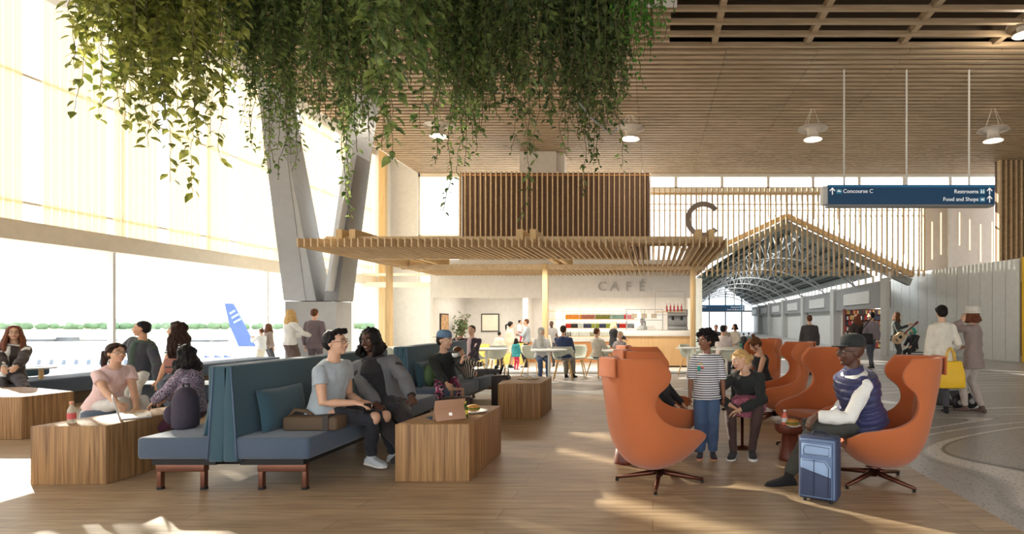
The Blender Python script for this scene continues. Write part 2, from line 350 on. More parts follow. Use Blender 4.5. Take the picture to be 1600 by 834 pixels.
# white partition hoarding
A = Vector((XA(1386, 26.5), 26.5, 0)); B = Vector((XA(1594, 18.8), 18.8, 0)); b = MB(); g = MB(); n_ = 13
nrm = (B-A).normalized().cross(Vector((0, 0, 1)))
for i in range(n_):
    p = A.lerp(B, i/n_); q = A.lerp(B, (i+1)/n_); e = (q-p).normalized()*.012
    b.beam(p+e+Vector((0, 0, 1.73)), q-e+Vector((0, 0, 1.73)), .06, 3.46)
g.beam(A+Vector((0, 0, 1.7))-nrm*.02*0, B+Vector((0, 0, 1.7)), .03, 3.4)
o = b.build('partition', 'partition', off=tuple(A)); tag(o, 'tall white panelled hoarding wall behind the guitarist', 'partition')
gg = g.build('backing_board', 'bay_grey'); gg.parent = o; gg.location = (-A.x, -A.y, 0)
t = thing('display_rack', (B.x+.35, 18.6, 0), 'yellow display rack at the right edge beside the white partition', 'rack')
b = MB().box(-.3, -.24, -.2, .2, 0, 3.5).box(.9, .96, -.2, .2, 0, 3.5); b.build('upright', 'yellow', t)
for z in (.3, 1.1, 1.9, 2.7, 3.4): MB().box(-.26, .94, -.2, .2, z, z+.05).build('shelf', 'yellow', t)
MB().box(-.26, .94, .18, .22, .05, 3.4).build('back_panel', 'white_paint', t)
# concourse ----------------------------------------------------------
CX = lambda Y, off: 5.67+.064*(Y-24)+off
HW = 3.55
ys = [22+8*i for i in range(6)]
R = lambda Y: 9.15+.064*(Y-22)
for i, Y in enumerate(ys):
    b = MB(); 
    b.prism([(R(Y)-.12, Y-.25), (R(Y)+(.5 if i else .0), Y-.25), (R(Y)+(.5 if i else .0), Y+.35), (R(Y)-.12, Y+.35)], 0, 3.05)
    b.build('wall_right', 'bay_light', struct=True)
    Y1 = Y+8
    MB().prism([(R(Y), Y+.35), (R(Y)+.3, Y+.35), (R(Y1)+.3, Y1-.25), (R(Y1), Y1-.25)], 1.9, 2.95).build('wall_right', 'bay_grey', struct=True)
    b = MB().prism([(R(Y+2)-.06, Y+2.0), (R(Y+2)+.0, Y+2.0), (R(Y+6)+.0, Y+6), (R(Y+6)-.06, Y+6)], 2.12, 2.66)
    b.build('sign_panel', 'bay_panel', off=(R(Y+2), Y+2, 2.1)); tag(bpy.context.scene.objects[-1] if False else COL.objects[-1], 'blank pale fascia panel on the '+ORD[i]+' concourse shopfront counted from the partition', 'sign', 'blank fascia panels of the concourse')
    if i > 0: MB().prism([(R(Y)+.25, Y+.35), (R(Y)+.3, Y+.35), (R(Y1)+.3, Y1-.25), (R(Y1)+.25, Y1-.25)], 0, 1.9).build('wall_right', 'bay_panel', struct=True)
MB().box(9.9, 11.6, 29.4, 29.6, 0, 2.9).prism([(R(22)+.02, 22.4), (10.85, 26.4), (11.5, 29.6), (R(30), 29.6)], 2.9, 3.0).build('wall_right', 'plaster_warm', struct=True)
# clerestory strip, left wall, roof
b = MB(); 
for Y in range(22, 70, 1): b.box(R(Y)+.1, R(Y)+.16, Y, Y+.12, 2.95, 3.3)
b.build('trim_6', 'frame_white', struct=True)
Lf = lambda Y: CX(Y, -HW)
MB().prism([(Lf(24)-.3, 24.2), (Lf(24), 24.2), (Lf(70), 70), (Lf(70)-.3, 70)], 0, 3.2).build('wall_left', 'bay_panel', struct=True)
def roofpt(Y, s, z): return (CX(Y, s*(HW+.25)), Y, z)
b = MB()
for s in (-1, 1):
    b.add([roofpt(24.1, s, 3.25), roofpt(70, s, 3.25), (CX(70, 0), 70, 5.75), (CX(24.1, 0), 24.1, 5.75)], [(0, 1, 2, 3)])
b.build('ceiling', 'roof_grey', struct=True)
b = MB()
for s in (-1, 1):
    for k in (1, 2, 3, 4, 5, 6, 7):
        u = k/8
        for dd in (0, .035):
            uu = u+dd; p = Vector(roofpt(24.1, s, 3.25)).lerp(Vector((CX(24.1, 0), 24.1, 5.75)), uu); q = Vector(roofpt(70, s, 3.25)).lerp(Vector((CX(70, 0), 70, 5.75)), uu)
            b.beam(p-Vector((0, 0, .08)), q-Vector((0, 0, .08)), .05, .1)
b.build('ceiling', 'roof_dark', struct=True)
def truss(Y, label=None):
    b = MB(); z0 = 3.1
    apex = Vector((CX(Y, 0), Y, 5.6)); e0 = Vector((CX(Y, -HW), Y, z0+.1)); e1 = Vector((CX(Y, HW), Y, z0+.1))
    b.tube([e0, apex, e1], .045, 6)
    N = 12; arc = []
    for i in range(N+1):
        s = -1+2*i/N; arc.append(Vector((CX(Y, s*HW), Y, 2.95+1.3*(1-s*s))))
    b.tube(arc, .045, 6)
    top = lambda s: Vector((CX(Y, s*HW), Y, 3.2+2.4*(1-abs(s))))
    for i in range(N):
        s = -1+2*i/N; s2 = -1+2*(i+1)/N; sm = (s+s2)/2
        b.tube([arc[i], top(sm)], .02, 4); b.tube([top(sm), arc[i+1]], .02, 4)
    return tag(b.build('roof_truss', 'truss', off=(CX(Y, 0), Y, 3)), label or 'white steel arched roof truss spanning the gabled concourse', 'truss', 'concourse roof trusses')
for i in range(8): truss(26+6*i, ORD[i]+' white steel roof truss counted inward from the concourse gable')
# glazed end of concourse, its daylight put in as emission
mat('end_glass_glow', (236, 244, 250), .6, emit=1.3)
b = MB().box(-1, 14, 70, 70.1, 0, 6); b.build('wall_end', 'end_glass_glow', struct=True); COL.objects[-1].name = 'wall_back'
b = MB()
for x in range(1, 13, 2): b.box(x-.08, x+.08, 69.7, 69.9, 0, 5)
b.box(0, 13, 69.7, 69.9, 2.4, 2.6); b.build('window_10', 'bay_light', struct=True)
# ================================================================= CAFE
mat('teal', (52, 84, 98), .9, bump=.25, bscale=350, var=.10, vscale=250, sheen=.3); mat('teal_seat', (72, 88, 108), .9, bump=.25, bscale=350, var=.10, vscale=250, sheen=.3)
mat('teal_piping', (96, 112, 138), .9); mat('copper', (126, 84, 68), .35, .7); mat('black_metal', (34, 32, 32), .5, .4)
mat("orange", (184, 100, 52), .85, bump=.2, bscale=400, var=.08, vscale=300, sheen=.25); mat('orange_dark', (150, 66, 40), .85); mat('bronze', (104, 66, 54), .3, .85)
wood('stump_wood', (92, 44, 32), (122, 62, 46), (6, 6, .6), 3, .45)
mat('shell_green', (196, 200, 184), .6); wood('leg_wood', (214, 168, 104), (232, 190, 130), (8, 8, 1), 3, .5)
mat('counter_white', (232, 228, 220), .5); wood('counter_wood', (206, 164, 112), (220, 180, 130), (9, 9, .4), 3, .6); mat('counter_orange', (206, 146, 92), .6)
mat('table_white', (238, 236, 230), .4); mat('picture_frame', (40, 36, 32), .5)
# canopy
t = thing('timber_canopy', (-2.75, 15, 2.9), 'large slatted timber canopy on three posts over the cafe seating', 'canopy')
def at_(t, b): b.M = Matrix.Translation(-Vector(t.location)); return b
CL, CR_, YF, YB = -7.13, 1.6, 11.3, 18.7
b = at_(t, MB()); x = CL; i = 0
while x <= CR_+.01:
    if x > -.55 or x < -6.7: b.box(x-.014, x+.014, YF, YB, 2.87, 3.05)
    else: b.box(x-.014, x+.014, YF, 13.55, 2.87, 3.05).box(x-.014, x+.014, 16.6, YB, 2.87, 3.05)
    x += .1345
b.build('fin_panel', 'fin_wood', t)
for y in (12.1, 12.5): at_(t, MB()).box(CL+.1, CR_-.1, y-.0, y+.09, 3.05, 3.2).build('cross_beam', 'fin_wood', t)
for y, z0, z1 in ((13.55, 2.87, 3.12), (15.45, 2.79, 2.93), (18.6, 3.0, 3.2)): at_(t, MB()).box(-6.9 if y < 18 else CL, -.5 if y < 14 else 1.45, y, y+.09, z0, z1).build('cross_beam', 'fin_wood', t)
for x in (-6.66, -6.38, -2.82, -2.55, .98, 1.25): at_(t, MB()).box(x-.065, x+.065, 11.95, 17.5, 3.052, 3.33).build('rafter', 'post_wood', t)
for x in (-7.25, -2.96, 1.1): at_(t, MB()).box(x-.07, x+.07, 15.43, 15.57, .07, 2.95).build('post', 'post_wood', t, bevel=.006)
# cafe volume
b = MB().box(XA(673, 18.9), 1.44, 18.85, 19.05, 2.15, 2.9).box(XA(673, 18.9), XA(673, 18.9)+.1, 19.05, 22.2, .07, 2.9).box(1.33, 1.44, 19.05, 22.2, .07, 2.9).box(XA(673, 18.9), XA(673, 18.9)+.1, 18.85, 19.05, .07, 2.15).box(1.33, 1.44, 18.85, 19.05, .07, 2.15)
b.box(XA(673, 18.9), 1.44, 22.2, 22.4, .07, 2.9).box(XA(673, 18.9), 1.44, 18.852, 22.4, 2.9, 3.42).box(-4.9, -4.7, 21.2, 22.3, .07, 2.45)
b.build('wall_cafe', 'plaster', struct=True); COL.objects[-1].name = 'wall_back'
MB().box(XA(676, 18.9), 1.33, 19.05, 22.2, 2.45, 2.5).build('ceiling', 'plaster', struct=True)
# timber clad upper box
t = thing('timber_clad_box', (-3.3, 19, 3.3), 'dark brown box clad with thin vertical timber fins above the cafe', 'box')
x0, x1 = XA(718, 18.9), XA(1017, 18.9)
at_(t, MB()).box(x0+.05, x1-.05, 19.0, 20.6, 3.3, 6.36).build('panel', 'brown_wall', t)
b = at_(t, MB()); x = x0
while x <= x1: b.box(x, x+.035, 18.87, 19.0, 3.3, 6.38); x += .1725
b.build('fins', 'fin_wood', t); at_(t, MB()).box(x0, x1, 18.95, 19.0, 6.26, 6.3).build('cap_rail_led', 'counter_orange', t)  # orange LED line on the cap is painted as plain colour
b = MB().box(XA(811, 20.6), XA(868, 20.6), 20.7, 21.6, 3.3, CZ).box(XA(868, 20.6), XA(880, 20.6), 20.9, 21.4, 3.3, CZ); b.build('wall_pier', 'plaster_warm', struct=True); COL.objects[-1].name = 'wall_back'
# lettering CAFE
mat('letter_grey', (176, 170, 162), .6)
for ch, px in (('C', 941), ('A', 960), ('F', 982), ('É', 1003)):
    M = Matrix.Translation(P(px, 448, 18.8)-Vector((0, 0, 0)))@RX
    o = text('cafe_letter', ch, .44, 'letter_grey', None, Matrix.Identity(4), .03, 'CENTER'); o.matrix_world = M
    tag(o, f'raised grey letter {ch} of the cafe name on the white fascia', 'letter', 'cafe lettering')
# big C hung before the screen
cc = P(1099, 343, 23.24); b = MB(); pr = []
for k in range(41):
    a = math.radians(38+284*k/40); pr.append(a)
rings = []
for a in pr:
    d = Vector((math.cos(a), 0, math.sin(a))); rings.append([cc+d*.74-Vector((0, .06, 0)), cc+d*.74+Vector((0, .06, 0)), cc+d*.54+Vector((0, .06, 0)), cc+d*.54-Vector((0, .06, 0))])
b.ring_loft(rings); mat('letter_dark', (128, 116, 106), .5)
tag(b.build('concourse_letter', 'letter_dark', off=tuple(cc)), 'giant grey letter C fixed to the timber fin screen above the cafe canopy', 'letter')
# counter
t = thing('bar_counter', (.15, 16.1, .07), 'pale timber fronted cafe counter with a white worktop at the right', 'counter')
at_(t, MB()).box(XA(967, 15.8), XA(1085, 15.8), 15.85, 17.6, .12, .95).build('body', 'counter_wood', t)
at_(t, MB()).box(XA(965, 15.8), XA(1086, 15.8), 15.8, 17.65, .95, 1.1).build('worktop', 'counter_white', t, bevel=.01)
at_(t, MB()).box(XA(970, 15.8), XA(1083, 15.8), 15.9, 17.6, .07, .12).build('plinth', 'void_dark', t)
t = thing('back_counter', (-3.1, 18.05, .07), 'long orange timber bar front with a white worktop below the bottle shelves', 'counter')
at_(t, MB()).box(-4.6, -1.0, 17.7, 18.3, .07, .72).build('body', 'counter_orange', t)
at_(t, MB()).box(-4.65, -1.0, 17.65, 18.35, .72, .82).build('worktop', 'counter_white', t, bevel=.01)
# glass display on counter
t = thing('display_case', (.1, 17.2, 1.1), 'glass pastry display case on the cafe counter', 'display case')
b = MB().box(-.9, .2, -.25, .25, .02, .5); b.build('glass_box', 'glass_clear', t)
b = MB()
for x in (-.9, -.35, .2):
    b.beam((x, -.25, 0), (x, -.25, .62), .02, .02)
b.beam((-.9, -.25, .62), (.2, -.25, .62), .02, .02).beam((-.9, -.25, .3), (.2, -.25, .3), .015, .015).build('frame', 'steel', t)
for i in range(3): MB().box(-.75+i*.3, -.58+i*.3, -.1, .1, .36, .5).build('pastry_box', 'fin_wood', t)
MB().box(-.9, .2, -.25, .25, .29, .31).build('shelf', 'frame_white', t)
t = thing('coffee_machine', (.75, 17.1, 1.1), 'steel espresso machine on the counter beside the barista', 'machine')
MB().box(-.3, .3, -.2, .2, .0, .12).box(-.3, .3, .0, .22, .12, .45).box(-.3, .3, -.2, .2, .42, .62).build('body', 'steel', t, bevel=.02)
for x in (-.15, .12): MB().lathe([(.035, .3), (.035, .42)], (x, -.12, 0), 8).build('brew_head', 'black_metal', t)
t = thing('hanging_shelf', (.62, 16.9, 1.66), 'wire shelf of red bottles hanging above the counter end', 'shelf')
b = MB()
for x in (-.55, .35):
    for y in (-.2, .2): b.beam((x, y, -.1), (x, y, .6), .015, .015)
for z in (-.1, .6): b.beam((-.55, -.2, z), (.35, -.2, z), .015, .015).beam((-.55, .2, z), (.35, .2, z), .015, .015)
b.build('frame', 'letter_grey', t); MB().box(-.55, .35, -.2, .2, -.02, 0).build('shelf_board', 'post_wood', t)
# bottle shelving
mat('shelf_light', (255, 246, 226), .5, emit=.9)
t = thing('bottle_shelving', (-1.9, 21.6, .9), 'backlit wall shelving of bottles behind the cafe bar', 'shelving')
X0, X1 = XA(858, 21.6), XA(1003, 21.6)
at_(t, MB()).box(XA(866, 21.6), XA(1000, 21.6), 21.9, 21.95, .8, 1.78).build('light_panel', 'shelf_light', t)
SZ = [H-(518-500)*21.6/F-.02+.0, H-(512-500)*21.6/F, H-(499-500)*21.6/F]
SZ = [.78, 1.10, 1.44, 1.75]
for z in SZ: at_(t, MB()).box(X0, X1, 21.45, 21.85, z-.02, z).build('shelf_board', 'post_wood', t)
for px in (858, 880, 905, 930, 955, 980, 1003): at_(t, MB()).box(XA(px, 21.5)-.008, XA(px, 21.5)+.008, 21.45, 21.47, .75, 1.85).build('upright', 'letter_grey', t)
def bottle(name, m, h=.24, r=.025, cap='black_metal', label=None):
    o = MB().lathe([(r*.9, 0), (r, .01), (r, h*.55), (r*.9, h*.63), (r*.36, h*.75), (r*.34, h)], n=8).build(name, m, smooth=True); return o
BC = {'amber': (206, 130, 30), 'rose': (150, 92, 70), 'olive': (110, 112, 44), 'dark': (40, 40, 40), 'red': (186, 34, 34), 'navy': (48, 60, 90), 'lime': (140, 156, 60), 'clear': (200, 210, 205), 'teal_b': (120, 150, 140)}
for k, c in BC.items(): mat('b_'+k, c, .25)
protos = {}
def put_bottle(kind, x, y, z, label, group):
    if kind not in protos:
        o = bottle('bottle', 'b_'+kind); protos[kind] = o
    else: o = protos[kind].copy(); COL.objects.link(o)
    o.location = (x, y, z); tag(o, label, 'bottle', group)
rowdef = [(1.44, [('amber', 16), ('rose', 14), ('olive', 14), ('teal_b', 14), ('red', 10)], 'top'), (1.10, [('red', 5), ('dark', 6), ('clear', 5), ('navy', 7), ('lime', 7), ('navy', 6), ('lime', 8), ('navy', 4), ('red', 7), ('dark', 6)], 'middle'), (.78, [('dark', 4), ('clear', 12), ('olive', 6), ('clear', 10), ('red', 5), ('dark', 8)], 'lowest')]
for z, seq, nm in rowdef:
    n = sum(c for _, c in seq); j = 0
    for kind, c in seq:
        for q in range(c):
            x = XA(884, 21.6)+(XA(990, 21.6)-XA(884, 21.6))*j/(n-1)
            put_bottle(kind, x, 21.65, z, {'amber': 'amber', 'rose': 'rosy', 'olive': 'olive', 'teal_b': 'grey green', 'red': 'red', 'dark': 'black', 'clear': 'clear', 'navy': 'dark blue', 'lime': 'yellow green'}[kind]+' bottle on the '+nm+' shelf behind the bar', nm+' shelf bottles'); j += 1
for i in range(5): put_bottle('red', .42+i*.11, 16.9, 1.66, 'red bottle on the hanging shelf above the counter end', 'hanging shelf bottles')
# pictures and plant
mat('art_a', (188, 150, 110), .7, var=.5, vscale=9); mat('art_b', (244, 236, 216), .7, var=.1, vscale=2)
a = P(752, 490, 22.165); c = P(780, 518, 22.165); t = thing('framed_picture', ((a.x+c.x)/2, 22.165, c.z), 'wide pale framed picture on the cafe back wall', 'picture'); w_, h_ = c.x-a.x, a.z-c.z
MB().box(-w_/2, w_/2, -.01, .035, 0, h_).build('frame', 'picture_frame', t); MB().box(-w_/2+.04, w_/2-.04, -.02, -.01, .04, h_-.04).build('print', 'art_b', t)
t = thing('framed_picture', (XA(673, 18.9)+.1, 19.8, .97), 'narrow framed picture of dried flowers on the left cafe wall', 'picture')
MB().box(0, .04, -.38, .38, 0, .66).build('frame', 'picture_frame', t); MB().box(.04, .05, -.34, .34, .04, .62).build('print', 'art_a', t)
mat('leaf_dark', (84, 104, 60), .6); mat('pot', (214, 206, 196), .6)
t = thing('potted_plant', (XA(719, 20.5), 20.5, .07), 'leafy potted plant in the cafe corner behind the man in the dark blazer', 'plant')
MB().lathe([(.16, 0), (.22, .4), (.2, .4), (.19, .36)]).build('pot', 'pot', t, smooth=True); b = MB(); s_ = MB()
for i in range(16):
    a = random.uniform(0, 2*PI); l = random.uniform(.1, .34); tp = Vector((l*math.cos(a), l*math.sin(a), random.uniform(.9, 1.62))); s_.tube([(0, 0, .35), (tp.x*.4, tp.y*.4, tp.z*.6), tp], .006, 4)
    for k in range(14):
        q = Vector((0, 0, .5)).lerp(tp, random.uniform(.4, 1))+Vector([random.uniform(-.09, .09) for _ in range(3)]); r_ = Vector([random.uniform(-1, 1) for _ in range(3)]).normalized(); u = r_.orthogonal().normalized()
        b.add([q-r_*.08, q+u*.03, q+r_*.08, q-u*.03], [(0, 1, 2, 3)])
b.build('foliage', 'leaf_dark', t); s_.build('stem', 'stump_wood', t)
# cafe yellow banquettes
mat('yellow_seat', (244, 226, 130), .8)
for x0, x1, y, lab in ((-6.9, -4.9, 16.6, 'long pale yellow banquette by the cafe left wall'), (-4.75, -3.9, 17.2, 'short yellow banquette behind the group of standing visitors')):
    t = thing('banquette', ((x0+x1)/2, y, .07), lab, 'bench'); w_ = (x1-x0)/2
    MB().box(-w_, w_, -.3, .3, 0, .4).build('seat', 'yellow_seat', t, bevel=.02); MB().box(-w_, w_, .25, .35, .4, .62).build('backrest', 'yellow_seat', t, bevel=.02)
# cafe shell chairs ---------------------------------------------------
def shell_chair(label, loc, rz, group='cafe shell chairs'):
    t = thing('shell_chair', (0, 0, 0), label, 'chair', group); rings = []
    us = 10
    sp = [(.22, .46, .22, .02), (.1, .43, .24, .05), (-.05, .42, .25, .2), (-.17, .44, .26, .28), (-.235, .54, .26, .22), (-.26, .66, .25, .15), (-.27, .78, .22, .1)]
    nn = [(0, 1), (0, 1), (.1, 1), (.4, .9), (1, .5), (1, .1), (1, 0)]
    N = 14
    vs = []; fs = []
    for (y, z, w_, d), n_ in zip(sp, nn):
        L_ = math.hypot(*n_)
        for k in range(N+1):
            a = (k/N-.5)*PI; dep = d*(1-math.cos(a)); vs.append((w_*math.sin(a), y+dep*n_[0]/L_, z+dep*n_[1]/L_))
    for j in range(len(sp)-1):
        for k in range(N): fs.append((j*(N+1)+k, j*(N+1)+k+1, (j+1)*(N+1)+k+1, (j+1)*(N+1)+k))
    o = MB().add(vs, fs).build('shell', 'shell_green', t, smooth=True); m = o.modifiers.new('subdivision', 'SUBSURF'); m.levels = m.render_levels = 1; m = o.modifiers.new('thickness', 'SOLIDIFY'); m.thickness = .02
    for sx in (-1, 1):
        for sy in (-1, 1): MB().tube([(sx*.13, sy*.12, .42), (sx*.22, sy*.22, 0)], .019, 8, .012).build('leg', 'leg_wood', t, smooth=True)
    t.location = loc; t.rotation_euler = (0, 0, rz); return t
PR = {}
def place_shell(px, pyfoot, rz, label, z=0, Y=None):
    Y = Y or (H-z)*F/(pyfoot-500); loc = (XA(px, Y), Y, z)
    if 'shell' not in PR: PR['shell'] = shell_chair(label, loc, rz); return PR['shell']
    return dup(PR['shell'], loc, rz, label)
place_shell(832, 587, -.15, 'pale green shell chair in front of the woman in the grey headscarf')
place_shell(880, 592, .1, 'pale green shell chair of the man in the navy shirt')
place_shell(935, 590, PI/2+.9, 'pale green shell chair of the man in the cream shirt')
place_shell(901, 588, PI, 'pale green shell chair half hidden right of the navy shirt man')
place_shell(1078, 586, -2.2, 'pale green shell chair behind the boy in the striped shirt')
place_shell(1100, 592, .6, 'pale green shell chair nearest the boy in the striped shirt')
place_shell(1145, 594, -.2, 'pale green shell chair behind the woman bending over')
place_shell(742, 590, -.8, 'pale green shell chair behind the lying child, left of two')
place_shell(775, 588, .6, 'pale green shell chair before the boy in white, right of two')
place_shell(612, 594, -.5, 'pale green shell chair behind the woman in the grey blazer')
def round_table(px, Y, z, label, r=.4, h=.72):
    t = thing('round_table', (XA(px, Y), Y, z), label, 'table', 'white cafe tables')
    MB().lathe([(r, 0), (r, .025)], (0, 0, h), 28).build('tabletop', 'table_white', t); MB().lathe([(.03, 0), (.03, h)], n=10).build('column', 'table_white', t, smooth=True)
    MB().lathe([(.24, 0), (.24, .01), (.04, .04)], n=20).build('base', 'table_white', t, smooth=True); return t
round_table(858, 12.6, 0, 'white round cafe table between the headscarf woman and navy shirt man')
round_table(968, 12.4, 0, 'white round cafe table of the short haired blonde woman')
round_table(1075, 13.5, 0, 'white round cafe table behind the boy in the striped shirt', .3)
round_table(760, 13.0, 0, 'white oval cafe table behind the lying child', .5)
round_table(625, 13.6, 0, 'white cafe table behind the woman in the grey blazer', .6)
round_table(1135, 13.0, 0, 'white cafe table of the group before the concourse', .35)
# V column -----------------------------------------------------------
t = thing('v_column', (-8.9, 15, 0), 'grey metal clad V shaped column standing by the left windows', 'column')
def sqleg(xb0, xb1, zb, xt0, xt1, zt, yb=15, d=.75):
    b = at_(t, MB()); b.ring_loft([[(xb0, yb, zb), (xb1, yb, zb), (xb1, yb+d, zb), (xb0, yb+d, zb)], [(xt0, yb, zt), (xt1, yb, zt), (xt1, yb+d, zt), (xt0, yb+d, zt)]]); return b
X_ = lambda px: XA(px, 15); Zz = lambda py: H-(py-500)*15/F
def ext(xa, ya, xb, yb_, y): return xa+(xb-xa)*(y-ya)/(yb_-ya)
yt = 110
l0, l1 = ext(448, 420, 420, 191, yt), ext(508, 420, 463, 191, yt); r0, r1 = ext(512, 380, 548, 205, yt), ext(554, 400, 586, 191, yt)
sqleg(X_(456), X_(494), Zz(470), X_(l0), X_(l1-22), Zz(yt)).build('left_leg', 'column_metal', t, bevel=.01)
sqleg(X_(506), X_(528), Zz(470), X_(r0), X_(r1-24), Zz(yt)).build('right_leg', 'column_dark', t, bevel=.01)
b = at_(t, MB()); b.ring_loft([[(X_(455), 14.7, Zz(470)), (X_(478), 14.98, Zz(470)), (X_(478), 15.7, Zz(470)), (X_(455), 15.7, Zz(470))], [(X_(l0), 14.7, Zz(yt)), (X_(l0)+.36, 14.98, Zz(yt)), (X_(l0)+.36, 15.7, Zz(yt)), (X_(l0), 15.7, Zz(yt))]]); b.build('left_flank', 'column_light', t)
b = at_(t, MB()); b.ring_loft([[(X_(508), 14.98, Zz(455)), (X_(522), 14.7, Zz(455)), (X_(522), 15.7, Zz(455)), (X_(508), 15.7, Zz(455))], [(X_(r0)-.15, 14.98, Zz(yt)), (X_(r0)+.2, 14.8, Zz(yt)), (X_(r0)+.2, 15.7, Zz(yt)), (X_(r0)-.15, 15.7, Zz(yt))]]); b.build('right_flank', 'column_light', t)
at_(t, MB()).prism([(X_(456), 14.72), (X_(478), 14.98), (X_(526), 14.98), (X_(526), 15.75), (X_(456), 15.75)], 0, Zz(471)).build('base', 'column_metal', t, bevel=.012)
# pendant lamps ------------------------------------------------------
def pendant(px, py, Y, label):
    p = P(px, py, Y); t = thing('pendant_lamp', tuple(p), label, 'lamp', 'ceiling pendant lamps'); k = Y/16
    MB().lathe([(.42*k, .20*k), (.40*k, .24*k), (.36*k, .25*k), (.16*k, .2*k), (.15*k, .02), (.2*k, -.04*k), (.27*k, -.08*k), (.26*k, -.1*k), (.17*k, -.05*k)], n=28, cap=False).build('shade', 'plaster_warm', t, smooth=True)
    m = mat('lamp_glow', (255, 244, 222), .5, emit=6); MB().lathe([(.14*k, -.03*k), (.14*k, -.06*k)], n=20).build('bulb', 'lamp_glow', t)
    b = MB()
    for i in range(4):
        a = i*PI/2+.4; b.tube([(.3*k*math.cos(a), .3*k*math.sin(a), .24*k), (.05*math.cos(a), .05*math.sin(a), CZ-p.z)], .006, 4)
    b.build('wires', 'frame_white', t)
    d = bpy.data.lights.new('lamp_light', 'POINT'); d.energy = 45; d.color = (1, .88, .7); d.shadow_soft_size = .12; o = bpy.data.objects.new('lamp_light', d); COL.objects.link(o); o.parent = t; o.location = (0, 0, -.2)
pendant(1270, 213, 16.5, 'white hanging pendant lamp left of the blue sign rods')
pendant(1552, 215, 16.5, 'white hanging pendant lamp at the right beside the last sign rod')
pendant(985, 212, 17, 'white hanging pendant lamp seen through the vines, right of centre')
pendant(686, 208, 17, 'white hanging pendant lamp glowing behind the vines above the cafe')
pendant(1598, 50, 12, 'white pendant lamp cut by the upper right picture edge')
# blue wayfinding sign -----------------------------------------------
def arrow(b, x, z, s, y=-.066):
    b.add([(x-.016*s, y, z-.1*s), (x+.016*s, y, z-.1*s), (x+.016*s, y, z+.08*s), (x-.016*s, y, z+.08*s)], [(0, 1, 2, 3)])
    for d in (-1, 1): b.add([(x, y, z+.11*s), (x+d*.085*s, y, z+.02*s), (x+d*.065*s, y, z-.005*s), (x, y, z+.07*s)], [(0, 1, 2, 3) if d < 0 else (3, 2, 1, 0)])
def sign(loc, W_, Hh, label, rods, k=1.0):
    t = thing('wayfinding_sign', loc, label, 'sign')
    MB().box(0, W_, -.06, .2, 0, Hh).build('board', 'sign_blue', t); MB().box(0, W_, -.062, .2, Hh-.055*k, Hh+.005).build('top_band', 'sign_top', t)
    MB().box(-.12*k, 0, -.02, .22, .02, Hh-.02).build('end_cap', 'frame_white', t); MB().box(0, W_, -.05, .22, -.04*k, 0).build('under_tray', 'steel', t)
    b = MB(); arrow(b, .10*k, Hh*.68, .85*k); arrow(b, W_-.13*k, Hh*.68, .85*k); arrow(b, W_-.13*k, Hh*.27, .85*k); b.build('arrows', 'sign_text', t)
    T = lambda x, z: Matrix.Translation((x, -.064, z))@RX
    text('lettering', 'Concourse C', .135*k, 'sign_text', t, T(.36*k, Hh*.68), ax='LEFT'); text('lettering', 'Restrooms', .135*k, 'sign_text', t, T(W_-.40*k, Hh*.66), ax='RIGHT'); text('lettering', 'Food and Shops', .135*k, 'sign_text', t, T(W_-.40*k, Hh*.26), ax='RIGHT')
    MB().box(.2*k, .33*k, -.064, -.06, Hh*.56, Hh*.8).box(W_-.37*k, W_-.24*k, -.064, -.06, Hh*.54, Hh*.8).box(W_-.37*k, W_-.24*k, -.064, -.06, Hh*.14, Hh*.38).build('icon_plates', 'icon_blue', t)
    b = MB(); a = Hh*.68
    b.box(.22*k, .31*k, -.067, -.064, a-.012*k, a+.012*k).add([(.26*k, -.067, a), (.28*k, -.067, a), (.255*k, -.067, a+.04*k), (.24*k, -.067, a+.04*k)], [(0, 1, 2, 3)])
    for dx in (-.33, -.275): b.box(W_+(dx-.015)*k, W_+(dx+.015)*k, -.067, -.064, Hh*.58, Hh*.70).box(W_+(dx-.01)*k, W_+(dx+.01)*k, -.067, -.064, Hh*.72, Hh*.76)
    b.box(W_-.34*k, W_-.285*k, -.067, -.064, Hh*.2, Hh*.3).box(W_-.275*k, W_-.265*k, -.067, -.064, Hh*.18, Hh*.34); b.build('icons', 'sign_text', t)
    for x in rods: MB().tube([(x, .05, Hh), (x, .05, CZ-loc[2] if k == 1 else 1.6)], .022 if k == 1 else .03, 6).build('hanging_rod', 'frame_white', t)
    return t
p0 = P(1293, 320, 13.9)
sign(tuple(p0), XA(1552, 13.9)-p0.x, 30*13.9/F, 'long blue hanging direction sign for the concourse, restrooms and shops', [XA(v, 13.9)-p0.x for v in (1320, 1418, 1516)])
p0 = P(1080, 486, 30); sign(tuple(p0), XA(1163, 30)-p0.x, 9.5*30/F, 'small distant blue hanging direction sign inside the concourse', [.5, 2.3], .72)
# ================================================================= BLOCK TABLES
def block(pts, Y_hint, label, h=.5):
    poly = []
    for px, py in pts:
        Y = (H-h)*F/(py-500); poly.append((XA(px, Y), Y))
    cx = sum(p[0] for p in poly)/len(poly); cy = sum(p[1] for p in poly)/len(poly)
    o = MB().prism([(x-cx, y-cy) for x, y in poly], 0, h).build('block_table', 'block_wood', bevel=.006); o.location = (cx, cy, 0)
    return tag(o, label, 'table', 'solid wood block tables')
block([(47, 666), (166, 665), (302, 638), (268, 634), (140, 651)], 0, 'faceted wooden block table in the left foreground with a laptop on it')
block([(617, 662.5), (733, 662), (783, 633.5), (705, 632.5), (668, 645)], 0, 'dark striped wooden block table in the centre foreground with a tablet on it')
block([(-75, 620), (33, 620), (116, 611), (40, 604), (-60, 607)], 0, 'wooden block table at the left picture edge below the seated woman')
block([(778, 599.5), (844, 599), (862, 589), (826, 586.5), (792, 587.5)], 0, 'small wooden block table in the middle distance with a tray of cups')
